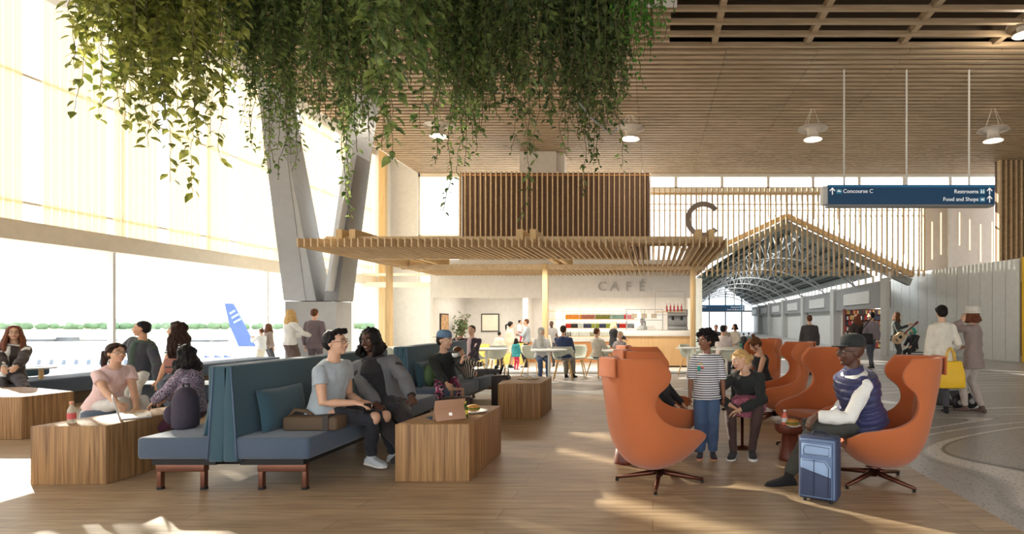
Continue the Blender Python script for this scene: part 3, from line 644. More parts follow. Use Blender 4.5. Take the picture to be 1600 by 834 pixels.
# ================================================================= SOFAS
def rbox(x0, x1, y0, y1, z0, z1, name, m, parent, bev=.035, seg=3): return MB().box(x0, x1, y0, y1, z0, z1).build(name, m, parent, bevel=bev, seg=seg)
def sofa(label, y0, y1, xc=-3.48, cushions_r=(), cushions_l=(), seams=()):
    t = thing('back_to_back_sofa', (xc, (y0+y1)/2, 0), label, 'sofa', 'blue back to back sofas'); a, c = y0-(y0+y1)/2, y1-(y0+y1)/2
    n = max(1, round((c-a)/1.35)); st = (c-a)/n
    for i in range(n):
        s0, s1 = a+i*st+.004, a+(i+1)*st-.004
        rbox(.07, .70, s0, s1, .27, .45, 'seat', 'teal_seat', t, .03); rbox(-.70, -.07, s0, s1, .27, .45, 'seat', 'teal_seat', t, .03)
        for sg in (1, -1):
            b = MB(); x0_, x1_ = (.0, .12) if sg > 0 else (-.12, -.0)
            b.ring_loft([[(x0_, s0, .25), (x1_, s0, .25), (x1_, s1, .25), (x0_, s1, .25)], [(x0_+sg*-.0, s0, 1.03), (x1_-sg*.05, s0, 1.03), (x1_-sg*.05, s1, 1.03), (x0_, s1, 1.03)]])
            b.build('backrest', 'teal', t, bevel=.018, seg=3)
            xx = x1_ if sg > 0 else x0_
            MB().tube([(xx, s0-.004, .27), (xx-sg*.05, s0-.004, 1.02)], .006, 5).build('piping', 'teal_piping', t, smooth=True)
    for sg, cs in ((1, cushions_r), (-1, cushions_l)):
        for cy, wd in cs:
            b = MB(Matrix.Translation((sg*.17, cy-(y0+y1)/2, .62))@Matrix.Rotation(-sg*.16, 4, 'Y')); N = 10; rows = []
            for side in (1, -1):
                for j in range(N+1):
                    for k in range(N+1):
                        u, v = j/N*2-1, k/N*2-1; th = .055*((1-u**4)*(1-v**4))**.5+.004; b.v.append(tuple(b.M@Vector((side*th, u*wd/2*(1-.04*(1-abs(v))), v*.19*(1-.05*(1-abs(u)))))))
            K = (N+1)**2
            for side in (0, 1):
                for j in range(N):
                    for k in range(N):
                        q = [side*K+j*(N+1)+k, side*K+(j+1)*(N+1)+k, side*K+(j+1)*(N+1)+k+1, side*K+j*(N+1)+k+1]; b.f.append(tuple(q if side == 0 else q[::-1]))
            bd = [j*(N+1) for j in range(N+1)]+[N*(N+1)+k for k in range(1, N+1)]+[j*(N+1)+N for j in range(N-1, -1, -1)]+[k for k in range(N-1, 0, -1)]
            for i in range(len(bd)): p_, q_ = bd[i], bd[(i+1) % len(bd)]; b.f.append((q_, p_, p_+K, q_+K))
            b.build('back_cushion', 'teal', t, smooth=True)
    MB().box(.1, .62, a+.06, c-.02, .215, .27).box(-.62, -.1, a+.06, c-.02, .215, .27).box(-.4, .4, a+.3, a+.38, .16, .25).box(-.4, .4, c-.38, c-.3, .16, .25).build('rail', 'black_metal', t)
    for yy in (a+.12, c-.12):
        for sg in (-1, 1):
            MB().beam((sg*.28, yy, .19), (sg*.28, yy+.001, .19), .001, .001)
            MB().box(min(sg*.22, sg*.62), max(sg*.22, sg*.62), yy-.03, yy+.03, .15, .215).build('bracket', 'copper', t, bevel=.006)
            for xx in (.24, .60):
                l = MB().box(sg*xx-.018, sg*xx+.018, yy-.022, yy+.022, .015, .19).build('leg', 'copper', t, bevel=.004); MB().lathe([(.028, 0), (.028, .02)], (sg*xx, yy, 0), 12).build('foot', 'black_metal', l)
    return t
sofa('long blue back to back sofa in the left foreground with a brown bag', 4.55, 7.25, cushions_r=((5.05, .62), (5.95, .6)), cushions_l=((4.86, .5),))
sofa('blue back to back sofa in the middle distance under the youth in a cap', 7.8, 10.3, cushions_r=((8.15, .5),))
# window bench
t = thing('window_bench', (-10.1, 10.2, 0), 'long low blue upholstered bench along the left windows', 'bench')
for i in range(6):
    y0 = -4.6+i*1.5; rbox(-.35, .45, y0+.005, y0+1.495, .2, .45, 'seat', 'teal_seat', t, .03)
MB().box(-.25, .35, -4.5, 4.3, 0, .2).build('plinth', 'void_dark', t)
rbox(-.35, -.15, -2.0, -.6, .47, .62, 'bolster', 'teal', t, .05)
o = MB().lathe([(.19, 0), (.2, .012), (.2, .02)], (0, 0, .17), 24); t = thing('side_table', (-9.85, 9.05, .452), 'small white topped table clipped to the window bench by the woman in black', 'table'); o.build('tabletop', 'table_white', t)
MB().tube([(.02, 0, .0), (.02, 0, .17)], .03, 8).build('stem', 'leg_wood', t)
t = thing('low_bench', (-7.15, 8.7, 0), 'low blue bench behind the left block table where the man in white trousers sits', 'bench')
rbox(-.9, .75, -.35, .3, .2, .44, 'seat', 'teal_seat', t, .04); MB().box(-.8, .65, -.25, .25, 0, .2).build('plinth', 'black_metal', t)
# ================================================================= ORANGE WING CHAIRS
def catmull(a, t):
    n = len(a)-1; x = t*n; i = min(int(x), n-1); f = x-i; g = lambda k: a[max(0, min(n, k))]
    r = []
    for p0, p1, p2, p3 in zip(g(i-1), g(i), g(i+1), g(i+2)): r.append(.5*((2*p1)+(-p0+p2)*f+(2*p0-5*p1+4*p2-p3)*f*f+(-p0+3*p1-3*p2+p3)*f**3))
    return r
WING = [(.27, .30, .31, .27, .42), (.17, .20, .345, .16, .475), (.02, .145, .36, .03, .50), (-.17, .14, .36, -.09, .525), (-.31, .22, .35, -.18, .56), (-.40, .38, .33, -.25, .61), (-.45, .56, .30, -.29, .69), (-.49, .74, .30, -.27, .79), (-.52, .90, .335, -.18, .88), (-.535, 1.01, .34, -.165, .98), (-.54, 1.09, .30, -.24, 1.09)]
def wing_pt(u, v):
    y, z, w_, ty, tz = catmull(WING, u); a = v*PI/2; e = 1-math.cos(a)
    return Vector((w_*math.copysign(abs(math.sin(a))**.85, a), y+(ty-y)*e, z+(tz-z)*e))
def wing_chair(label, loc, rz):
    t = thing('wing_chair', (0, 0, 0), label, 'armchair', 'orange swivel wing chairs'); NU, NV = 34, 28
    vs = [wing_pt(i/NU, j/NV*2-1) for i in range(NU+1) for j in range(NV+1)]; fs = [(i*(NV+1)+j, (i+1)*(NV+1)+j, (i+1)*(NV+1)+j+1, i*(NV+1)+j+1) for i in range(NU) for j in range(NV)]
    o = MB().add(vs, fs).build('shell', 'orange', t, smooth=True); m = o.modifiers.new('thickness', 'SOLIDIFY'); m.thickness = .045; m.offset = 1; m = o.modifiers.new('bevel', 'BEVEL'); m.width = .018; m.segments = 3; m.angle_limit = 1.0
    # seat cushion
    b = MB(); N = 12; rr = []
    for side in (1, -1):
        for i in range(N+1):
            for j in range(N+1):
                u, v = i/N*2-1, j/N*2-1; th = .06*((1-abs(u)**5)*(1-abs(v)**5))**.5; b.v.append((v*.265*(1-.22*max(0, -u)), -.02+u*.27, .34+.02*u+side*th))
    K = (N+1)**2
    for side in (0, 1):
        for i in range(N):
            for j in range(N):
                q = [side*K+i*(N+1)+j, side*K+(i+1)*(N+1)+j, side*K+(i+1)*(N+1)+j+1, side*K+i*(N+1)+j+1]; b.f.append(tuple(q if side else q[::-1]))
    b.build('seat_cushion', 'orange', t, smooth=True)
    b = MB(); 
    for off in (.03, .07):
        for i in range(N+1):
            for j in range(N+1):
                u, v = .47+.45*i/N, (j/N*2-1); p = wing_pt(u, v*.5); y, z, w_, ty, tz = catmull(WING, u); q = Vector((0, ty-y, tz-z)).normalized(); e = ((1-abs(i/N*2-1)**6)*(1-abs(v)**6))**.5; b.v.append(tuple(p+q*(off*e+.005)))
    for side in (0, 1):
        for i in range(N):
            for j in range(N):
                q = [side*K+i*(N+1)+j, side*K+(i+1)*(N+1)+j, side*K+(i+1)*(N+1)+j+1, side*K+i*(N+1)+j+1]; b.f.append(tuple(q if side else q[::-1]))
    b.build('back_cushion', 'orange', t, smooth=True)
    b = MB(Matrix.Translation((0, -.545, 1.05))); b.box(-.11, .11, -.016, .004, -.11, .045).box(-.11, .11, -.016, .05, .03, .05); b.build('headrest_flap', 'orange', t, bevel=.014, seg=3)
    MB().lathe([(.03, .05), (.03, .12), (.07, .13)], n=16).build('pedestal', 'bronze', t, smooth=True)
    for k in range(4):
        a = k*PI/2+PI/4; d = Vector((math.cos(a), math.sin(a), 0)); l = MB().tube([d*.02+Vector((0, 0, .085)), d*.15+Vector((0, 0, .065)), d*.38+Vector((0, 0, .028))], [.026, .022, .014], 8).build('leg', 'bronze', t, smooth=True)
        MB().lathe([(.014, 0), (.014, .02)], (d.x*.37, d.y*.37, 0), 8).build('glide', 'black_metal', l)
    t.location = loc; t.rotation_euler = (0, 0, rz); return t
def place_wing(px, py, rz, label, s=1.0):
    Y = H*F/(py-500); loc = (XA(px, Y), Y, 0)
    if 'wing' not in PR: PR['wing'] = o = wing_chair(label, loc, rz)
    else: o = dup(PR['wing'], loc, rz, label)
    return o
D = math.radians
place_wing(1030, 752, D(-50), 'orange wing chair in the foreground turned away, its headrest flap nearest the camera')
place_wing(1038, 706, D(-58), 'orange wing chair directly behind the foreground one, showing one armrest')
place_wing(1030, 676, D(-55), 'farthest orange wing chair of the left row below the cafe counter')
place_wing(1365, 752, D(80), 'orange wing chair at the right where the man in the padded vest sits')
place_wing(1268, 698, D(118), 'orange wing chair facing left behind the man in the black cap')
place_wing(1210, 655, D(92), 'empty orange wing chair in side view right of the woman with the bun')
place_wing(1176, 636, D(128), 'orange wing chair of the woman in the black tank top')
def stump(px, py, label):
    Y = H*F/(py-500); t = thing('stump_table', (XA(px, Y), Y, 0), label, 'side table', 'turned wood stump tables')
    MB().lathe([(.115, 0), (.11, .03), (.075, .26)], n=28).build('stem', 'stump_wood', t, smooth=True); MB().lathe([(.075, .255), (.12, .27), (.15, .31), (.152, .355), (.145, .36)], n=28).build('top', 'stump_wood', t, smooth=True)
stump(1234, 717, 'reddish turned wood side table with a juice bottle and plate'); stump(977, 722, 'reddish turned wood side table half hidden behind the foreground orange chair')
# ================================================================= OUTSIDE
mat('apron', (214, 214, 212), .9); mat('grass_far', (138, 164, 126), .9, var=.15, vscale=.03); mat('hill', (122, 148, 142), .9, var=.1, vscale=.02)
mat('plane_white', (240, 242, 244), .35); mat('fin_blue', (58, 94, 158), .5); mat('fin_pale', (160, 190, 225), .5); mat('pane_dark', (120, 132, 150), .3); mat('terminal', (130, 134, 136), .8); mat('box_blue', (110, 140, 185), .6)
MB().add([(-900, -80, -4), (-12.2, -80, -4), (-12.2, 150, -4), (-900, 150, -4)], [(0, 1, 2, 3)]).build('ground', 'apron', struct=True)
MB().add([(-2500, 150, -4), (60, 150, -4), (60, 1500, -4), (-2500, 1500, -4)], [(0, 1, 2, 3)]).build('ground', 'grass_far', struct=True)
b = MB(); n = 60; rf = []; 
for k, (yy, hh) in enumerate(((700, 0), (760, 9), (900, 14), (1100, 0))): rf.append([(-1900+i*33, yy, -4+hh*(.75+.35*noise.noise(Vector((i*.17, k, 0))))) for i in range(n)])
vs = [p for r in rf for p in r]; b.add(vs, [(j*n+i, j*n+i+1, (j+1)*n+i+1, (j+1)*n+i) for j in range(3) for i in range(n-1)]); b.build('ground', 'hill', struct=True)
# trees line
mat('tree_far', (128, 156, 118), .9, var=.2, vscale=.2); b = MB(); rr_ = random.Random(3)  # distance haze is put into this pale tree colour
for i in range(240): x = -420+rr_.uniform(0, 340); y = 330+rr_.uniform(0, 60); h = rr_.uniform(1, 2.4); b.ell((x, y, -4+h*.8), (h*1.3, h, h), n=8, m=6)
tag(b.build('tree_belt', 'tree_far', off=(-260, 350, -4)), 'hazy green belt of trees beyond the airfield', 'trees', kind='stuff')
for px0, px1, pt, lab in ((0, 68, 530, 'low pale hangar at the far left beyond the plane'), (70, 108, 527, 'grey airport building with a taller block beyond the plane'), (108, 170, 531, 'long low airport building with piers beyond the plane'), (265, 345, 531, 'low airport building seen behind the seated couple')):
    Y = {0: 140, 70: 143.5, 108: 147, 265: 140}[px0]; a = P(px0, pt, Y); c = P(px1, pt, Y); t = thing('terminal_building', ((a.x+c.x)/2, Y, -4), lab, 'building'); w_ = (c.x-a.x)/2; h_ = a.z+4
    MB().box(-w_, w_, 0, 2.6, 0, h_).build('walls', 'terminal', t); MB().box(-w_-.3, w_+.3, -.3, 2.7, h_, h_+.3).build('roof', 'frame_white', t); b = MB()
    for i in range(6): x = -w_+w_*2*(i+.5)/6; b.box(x-.6, x+.6, -.1, 0, h_*.55, h_*.8)
    b.build('windows', 'pane_dark', t)
# airliner
t = thing('airliner', (-45, 45, -4), 'white passenger jet parked outside the left windows, nose pointing right', 'airplane')
M_ = Matrix.Translation((13.6, 0, 1.75))
prof = [(0, .05, -.35), (.4, .55, -.3), (1.2, 1.0, -.18), (2.4, 1.45, -.08), (4, 1.78, 0), (6, 1.9, 0), (38, 1.9, 0), (46, 1.3, .5), (52, .5, 1.1)]
b = MB(M_); b.ring_loft([[(-x, r*math.cos(2*PI*i/28), dz+r*math.sin(2*PI*i/28)) for i in range(28)] for x, r, dz in prof]); b.build('fuselage', 'plane_white', t, smooth=True)
for i in range(30):
    if i in (9, 17): continue
    x = -8-i*.95; b = MB(M_); b.add([(x-.13, -1.875, .25), (x+.13, -1.875, .25), (x+.13, -1.8, .62), (x-.13, -1.8, .62)], [(0, 1, 2, 3)]); b.v = [(v[0], v[1]-.06, v[2]) for v in b.v]; b.build('cabin_window', 'pane_dark', t)
for dx in (0, .62, 1.25):
    b = MB(M_); x = -1.75-dx; b.add([(x-.25, -1.16-dx*.22, .45), (x+.25, -1.0-dx*.22, .42), (x+.18, -.82-dx*.26, .78), (x-.28, -.95-dx*.26, .92)], [(0, 1, 2, 3)]); b.v = [(v[0], v[1]-.12, v[2]) for v in b.v]; b.build('cockpit_window', 'fin_blue', t)
b = MB(M_); b.add([(-17, -1.5, -.9), (-24, -1.5, -.9), (-30, -15, .1), (-28, -15, .1), (-17, -1.5, -.7), (-24, -1.5, -.7), (-30, -15, .2), (-28, -15, .2)], [(0, 1, 2, 3), (7, 6, 5, 4), (0, 4, 5, 1), (1, 5, 6, 2), (2, 6, 7, 3), (3, 7, 4, 0)]); b.build('wing', 'plane_white', t)
b = MB(Matrix.Translation((-8.5, -6.5, 1.0))); b.ring_loft([[(x, r*math.cos(2*PI*i/18), r*math.sin(2*PI*i/18)) for i in range(18)] for x, r in ((1.4, .85), (1.5, 1.0), (0, 1.05), (-2, .6))]); b.build('engine', 'plane_white', t, smooth=True)
MB(M_).box(-5.2, -5, -.15, .15, -1.75, -1.2).build('nose_gear', 'steel', t)
t = thing('tail_plane', tuple(P(385, 540, 75)-Vector((0, 0, 2))), 'blue airliner tail fin with pale stripes rising behind the white jet', 'airplane'); O_ = t.location
q = [P(x, y, 75)-O_ for x, y in ((352, 474), (364, 474), (399, 541), (374, 541), (360, 508))]
b = MB(); b.add([v+Vector((0, d, 0)) for d in (-.15, .15) for v in q], [(0, 1, 2, 3, 4), (9, 8, 7, 6, 5)]+[(i, i+5, (i+1) % 5+5, (i+1) % 5) for i in range(5)]); b.build('tail_fin', 'fin_blue', t)
for k, (a, c) in enumerate((((361, 490), (369, 485)), ((364, 497), (374, 491)), ((367, 504), (378, 498)))):
    p, q_ = P(*a, 75)-O_, P(*c, 75)-O_; b = MB(); b.beam(p+Vector((0, -.2, 0)), q_+Vector((0, -.2, 0)), .1, .25); b.build('stripe', 'fin_pale', t)
b = MB(Matrix.Translation((-6, 0, -1.2))); b.ring_loft([[(x, r*math.cos(2*PI*i/18), r*math.sin(2*PI*i/18)) for i in range(18)] for x, r in ((9, .3), (3, 1.4), (-20, 1.5))]); b.build('fuselage', 'plane_white', t, smooth=True)
t = thing('service_container', (P(344, 563, 38).x, 38, -4), 'pale blue ground service container beneath the jet', 'container'); 
for i in range(4): MB().box(-1.6+i*.8, -.85+i*.8, 0, 1.2, 0, 2.65).build('panel', 'box_blue', t)
MB().box(-1.7, 1.7, -.05, 1.25, 2.65, 2.8).build('top_rail', 'plane_white', t)
# ================================================================= PLANTER AND VINES
t = thing('suspended_planter', (-4.15, 6.9, 5.95), 'long white suspended planter along the top edge holding the hanging vines', 'planter')
MB().box(-4.5, 4.5, -1.3, 1.3, 0, .06).box(-4.5, 4.5, -1.3, -1.24, .06, .45).box(-4.5, 4.5, 1.24, 1.3, .06, .45).box(-4.5, -4.44, -1.24, 1.24, .06, .45).box(4.44, 4.5, -1.24, 1.24, .06, .45).build('trough', 'white_paint', t)
for x in (-4.2, 0, 4.2):
    for y in (-1.2, 1.2): MB().tube([(x, y, .4), (x, y, CZ-5.95)], .015, 6).build('hanging_rod', 'frame_white', t)
def leafmat(name, c1, c2, tl):
    m = bpy.data.materials.new(name); m.use_nodes = True; n = m.node_tree; b = n.nodes['Principled BSDF']; L = n.links.new; t = n.nodes.new('ShaderNodeTexCoord')
    nz = n.nodes.new('ShaderNodeTexNoise'); nz.inputs['Scale'].default_value = 9; L(t.outputs['Object'], nz.inputs[0]); r = n.nodes.new('ShaderNodeValToRGB'); L(nz.outputs[0], r.inputs[0]); r.color_ramp.elements[0].position = .4; r.color_ramp.elements[1].position = .62
    r.color_ramp.elements[0].color = (*lin(c1), 1); r.color_ramp.elements[1].color = (*lin(c2), 1); L(r.outputs[0], b.inputs['Base Color']); b.inputs['Roughness'].default_value = .55
    tr = n.nodes.new('ShaderNodeBsdfTranslucent'); L(r.outputs[0], tr.inputs[0]); mx = n.nodes.new('ShaderNodeMixShader'); mx.inputs[0].default_value = tl; L(b.outputs[0], mx.inputs[1]); L(tr.outputs[0], mx.inputs[2]); L(mx.outputs[0], n.nodes['Material Output'].inputs[0]); MATS[name] = m
leafmat('leaf_sun', (104, 116, 50), (188, 190, 100), .45); leafmat('leaf_mid', (74, 100, 54), (150, 168, 96), .45); leafmat('leaf_deep', (62, 82, 48), (122, 140, 78), .4); leafmat('leaf_bright', (60, 126, 40), (104, 166, 60), .4)  # light end of each ramp puts lit leaves into the colour
mat('vine_stem', (96, 88, 58), .8)
def vine(label, strands, Y, ls, m, dens=1.0, spread=.35, ztop=6.1):
    """strands: (px, tip py) hints; real strands hang from the planter in a clump of real depth"""
    X0 = XA(strands[0][0], Y); rnd = random.Random(int(strands[0][0])); lv = MB(); st = MB(); org = Vector((X0, Y, ztop))
    for px, tip, cnt in strands:
        for c in range(int(cnt*(1.7 if cnt > 2 else 1))):
            yy = Y+rnd.uniform(-spread, spread); x = XA(px, Y)+rnd.gauss(0, .10 if cnt > 1 else .01); zt = H-(tip-500)*yy/F; f_ = rnd.uniform(.62, 1.0) if c else 1.0
            L_ = (ztop-zt)*f_ if c else ztop-zt; N = max(6, int(L_/.06)); p = Vector((x+rnd.uniform(-.08, .08), yy, ztop)); pts = [p.copy()]; ph = rnd.uniform(0, 6); 
            for i in range(N):
                e = i/N; p = p+Vector((rnd.gauss(0, .010)+.008*math.sin(ph+i*.4), rnd.gauss(0, .010), -L_/N)); pts.append(p.copy())
            st.tube([q-org for q in pts], .0035 if Y < 7 else .0045, 4)
            for i, q in enumerate(pts[1:], 1):
                e = i/len(pts); nl = 2 if rnd.random() < (1.0-.75*e*e)*dens else 1
                if rnd.random() > dens*1.2-.35*e: nl = 0 if rnd.random() < .5 else nl
                for _ in range(nl+(1 if dens > 1 and e < .75 else 0)):
                    a = rnd.uniform(0, 2*PI); out = Vector((math.cos(a), math.sin(a), rnd.uniform(-1.3, .1))).normalized(); s_ = ls*rnd.uniform(.7, 1.35)*(1-.25*e)
                    sd = out.cross(Vector((rnd.uniform(-.5, .5), rnd.uniform(-.5, .5), 1))).normalized(); nm = sd.cross(out); b0 = q-org+out*rnd.uniform(.01, .035); tp = b0+out*s_-Vector((0, 0, s_*.18)); w_ = s_*.29
                    m1 = b0+out*s_*.35+nm*s_*.05; m2 = b0+out*s_*.7+nm*s_*.02
                    lv.add([b0, m1-sd*w_, m1, m1+sd*w_, m2-sd*w_*.75, m2+sd*w_*.75, m2, tp], [(0, 1, 2), (0, 2, 3), (1, 4, 6, 2), (2, 6, 5, 3), (4, 7, 6), (6, 7, 5)])
    t = thing('hanging_vine', tuple(org), label, 'plant', 'vines hanging from the planter'); lv.build('foliage', m, t, smooth=True)['kind'] = 'stuff'; st.build('stems', 'vine_stem', t)
vine('leafy vine at the far left with long yellow green leaves lit by the windows', [(150, 60, 6), (125, 110, 2), (160, 195, 3), (185, 90, 6), (215, 150, 6), (150, 190, 1), (205, 150, 5)], 6.1, .13, 'leaf_sun', .85)
vine('large leaved vine with the longest golden tips left of the grey column', [(250, 150, 7), (235, 200, 5), (215, 285, 2), (270, 190, 7), (295, 200, 6), (290, 300, 2), (325, 215, 4), (238, 230, 3), (305, 250, 2)], 6.3, .135, 'leaf_sun', .85)
vine('dense small leaved vine directly before the top of the grey column', [(365, 130, 8), (385, 150, 8), (410, 230, 7), (400, 265, 3), (430, 240, 6), (355, 80, 6), (425, 275, 2), (450, 200, 5)], 7.2, .085, 'leaf_mid', 1.1)
vine('small dark vine curtain between the two arms of the grey column', [(470, 110, 9), (480, 120, 8), (490, 150, 4)], 8.0, .075, 'leaf_deep', 1.1)
vine('dense green vine hanging past the right arm of the grey column to the canopy', [(515, 190, 9), (535, 200, 9), (555, 210, 6), (530, 340, 2), (545, 300, 2), (560, 230, 3), (520, 240, 3), (572, 190, 4)], 7.0, .09, 'leaf_mid', 1.1)
vine('loose vine with very large leaves left of the ceiling lamp', [(600, 110, 5), (620, 150, 4), (585, 200, 2), (608, 220, 2), (650, 130, 5), (660, 200, 2), (635, 245, 1), (665, 100, 4)], 5.9, .16, 'leaf_mid', .75)
vine('full round leaved vine curtain above the left end of the brown box', [(705, 190, 9), (725, 215, 9), (745, 190, 9), (765, 180, 7), (715, 260, 3), (735, 330, 2), (725, 240, 4), (695, 140, 6)], 7.2, .09, 'leaf_mid', 1.1)
vine('dark long vine above the middle of the brown box', [(790, 140, 8), (808, 180, 7), (830, 150, 8), (800, 240, 3), (822, 345, 1), (835, 250, 3), (845, 200, 4), (812, 130, 6)], 6.8, .105, 'leaf_deep', 1.0)
vine('dark tangled vine with bare woody stems above the right end of the brown box', [(875, 110, 8), (900, 200, 8), (920, 215, 8), (945, 200, 8), (905, 260, 3), (930, 255, 3), (965, 200, 5), (900, 298, 1), (955, 270, 2), (880, 190, 3), (975, 130, 6)], 7.2, .09, 'leaf_deep', 1.1)
vine('short bright green vine at the right end of the planter', [(995, 60, 7), (1015, 70, 7), (1025, 90, 4), (1012, 130, 2), (980, 90, 5)], 7.0, .07, 'leaf_bright', 1.0)
vine('short leafy fringe filling the left part of the planter edge', [(p, 30, 3) for p in range(190, 345, 14)], 6.9, .08, 'leaf_mid', 1.1)
vine('short leafy fringe filling the right part of the planter edge', [(p, 25, 3) for p in range(575, 985, 16)], 7.6, .08, 'leaf_deep', 1.1)
b = MB(); 
for px, pts in ((940, ((905, 160), (925, 185), (955, 210), (965, 200))), (390, ((400, 20), (365, 60), (380, 100), (410, 120)))): b.tube([P(x, y, 7.1)-Vector((-1, 7.1, 5)) for x, y in pts], .012, 6)
tag(b.build('woody_stem', 'steel', off=None), 'bare grey woody vine stems curling among the leaves', 'plant'); COL.objects[-1].location = (-1, 7.1, 5)
# ================================================================= PEOPLE
Z3 = Vector((0, 0, 1))
def fuse(b, name, m, parent, vox, sm=2, disp=0, dscale=.05, fac=.5):
    me = bpy.data.meshes.new(name); me.from_pydata(b.v, [], b.f); me.update(); o = bpy.data.objects.new(name, me); COL.objects.link(o)
    bm = bmesh.new(); bm.from_mesh(me); bmesh.ops.recalc_face_normals(bm, faces=bm.faces); bm.to_mesh(me); bm.free()
    r = o.modifiers.new('r', 'REMESH'); r.mode = 'VOXEL'; r.voxel_size = vox; r.use_smooth_shade = True
    if sm: s = o.modifiers.new('s', 'SMOOTH'); s.factor = fac; s.iterations = sm
    dg = bpy.context.evaluated_depsgraph_get(); me2 = bpy.data.meshes.new_from_object(o.evaluated_get(dg)); bpy.data.objects.remove(o); bpy.data.meshes.remove(me)
    me2.name = name; me2.materials.clear(); me2.materials.append(MATS[m] if isinstance(m, str) else m)
    if disp:
        n = len(me2.vertices); co = [0.0]*3*n; me2.vertices.foreach_get('co', co); no = [0.0]*3*n; me2.vertex_normals.foreach_get('vector', no)
        for i in range(n):
            d = disp*noise.noise(Vector((co[3*i], co[3*i+1], co[3*i+2]*.6))/dscale)
            for k in range(3): co[3*i+k] += no[3*i+k]*d
        me2.vertices.foreach_set('co', co); me2.update()
    me2.polygons.foreach_set('use_smooth', [True]*len(me2.polygons))
    o = bpy.data.objects.new(name, me2); COL.objects.link(o); o.parent = parent; return o
def ring(c, a, bx, ra, rb, n=16): return [c+a*ra*math.cos(2*PI*k/n)+bx*rb*math.sin(2*PI*k/n) for k in range(n)]
def ik(a, t, l1, l2, pole):
    d = t-a; L_ = d.length; mx = (l1+l2)*.995
    if L_ > mx: t = a+d*(mx/L_); d = t-a; L_ = mx
    u = d.normalized(); x = (l1*l1-l2*l2+L_*L_)/(2*L_); h = math.sqrt(max(0, l1*l1-x*x)); p = (pole-u*pole.dot(u))
    p = p.normalized() if p.length > 1e-4 else u.orthogonal().normalized()
    return a+u*x+p*h, t
SK = {'light': (210, 166, 138), 'tan': (200, 150, 118), 'brown': (128, 84, 62), 'dark': (84, 54, 40), 'pale': (232, 196, 172)}
for k, c in SK.items(): mat('skin_'+k, c, .55, var=.04, vscale=20)
mat('eye_white', (236, 232, 226), .3); mat('iris', (40, 26, 18), .25); mat('lip_l', (178, 100, 92), .5); mat('lip_d', (120, 62, 56), .5); mat('teeth', (240, 236, 228), .4); mat('glasses_f', (30, 28, 28), .3)
HC = {'black': (26, 22, 22), 'dbrown': (52, 34, 26), 'brown': (96, 60, 36), 'blonde': (206, 168, 110), 'lblonde': (230, 210, 170), 'auburn': (112, 64, 42), 'grey': (180, 176, 168), 'green': (80, 170, 150)}
for k, c in HC.items(): mat('hair_'+k, c, .55, bump=.6, bscale=160, var=.25, vscale=60, stretch=(1, 1, .25), spec=.2)
def cloth(name, c, **k):
    n = 'cloth_'+name
    return mat(n, c, k.get('rough', .85), bump=.35, bscale=k.get('bs', 22), var=k.get('var', .06), vscale=14, sheen=.1).name if n not in MATS else n
def hand(b, wr, d, n, s, curl, side):
    # palm + five fingers; d direction, n palm normal (faces what is held), side +1 thumb toward +t
    t = d.cross(n).normalized()*side; k = s
    b.ring_loft([ring(wr-d*.02*k, t, n, .026*k, .020*k, 10), ring(wr+d*.02*k, t, n, .032*k, .018*k, 10), ring(wr+d*.06*k, t, n, .040*k, .015*k, 10), ring(wr+d*.088*k, t, n, .038*k, .012*k, 10)])
    for i, (off, ln) in enumerate(((.028, .072), (.010, .08), (-.009, .075), (-.027, .06))):
        p = wr+d*.08*k+t*off*k; a = curl*.5; pts = [p-d*.02*k, p]; dd = d
        for j, f in enumerate((.45, .3, .25)):
            dd = (Matrix.Rotation(curl*(.55 if j else .45)*side*1.0, 3, t*side) @ dd).normalized() if False else (dd*math.cos(curl*.55)+n*math.sin(curl*.55)) if j == 0 else None or dd
            if j: 
                ang = curl*.55*(j+1); dd = d*math.cos(ang)+n*math.sin(ang)
            p = p+dd*ln*f*k; pts.append(p)
        b.tube(pts, [.0095*k, .0095*k, .0088*k, .008*k, .0062*k], 7)
    p = wr+d*.02*k+t*.024*k; q = p+(t*.8+d*.7+n*.2).normalized()*.035*k; r_ = q+(t*.25+d*.85+n*.45).normalized()*.032*k; e = r_+(d*.9+n*.4).normalized()*.022*k
    b.tube([p, q, r_, e], [.014*k, .0115*k, .010*k, .0075*k], 7)
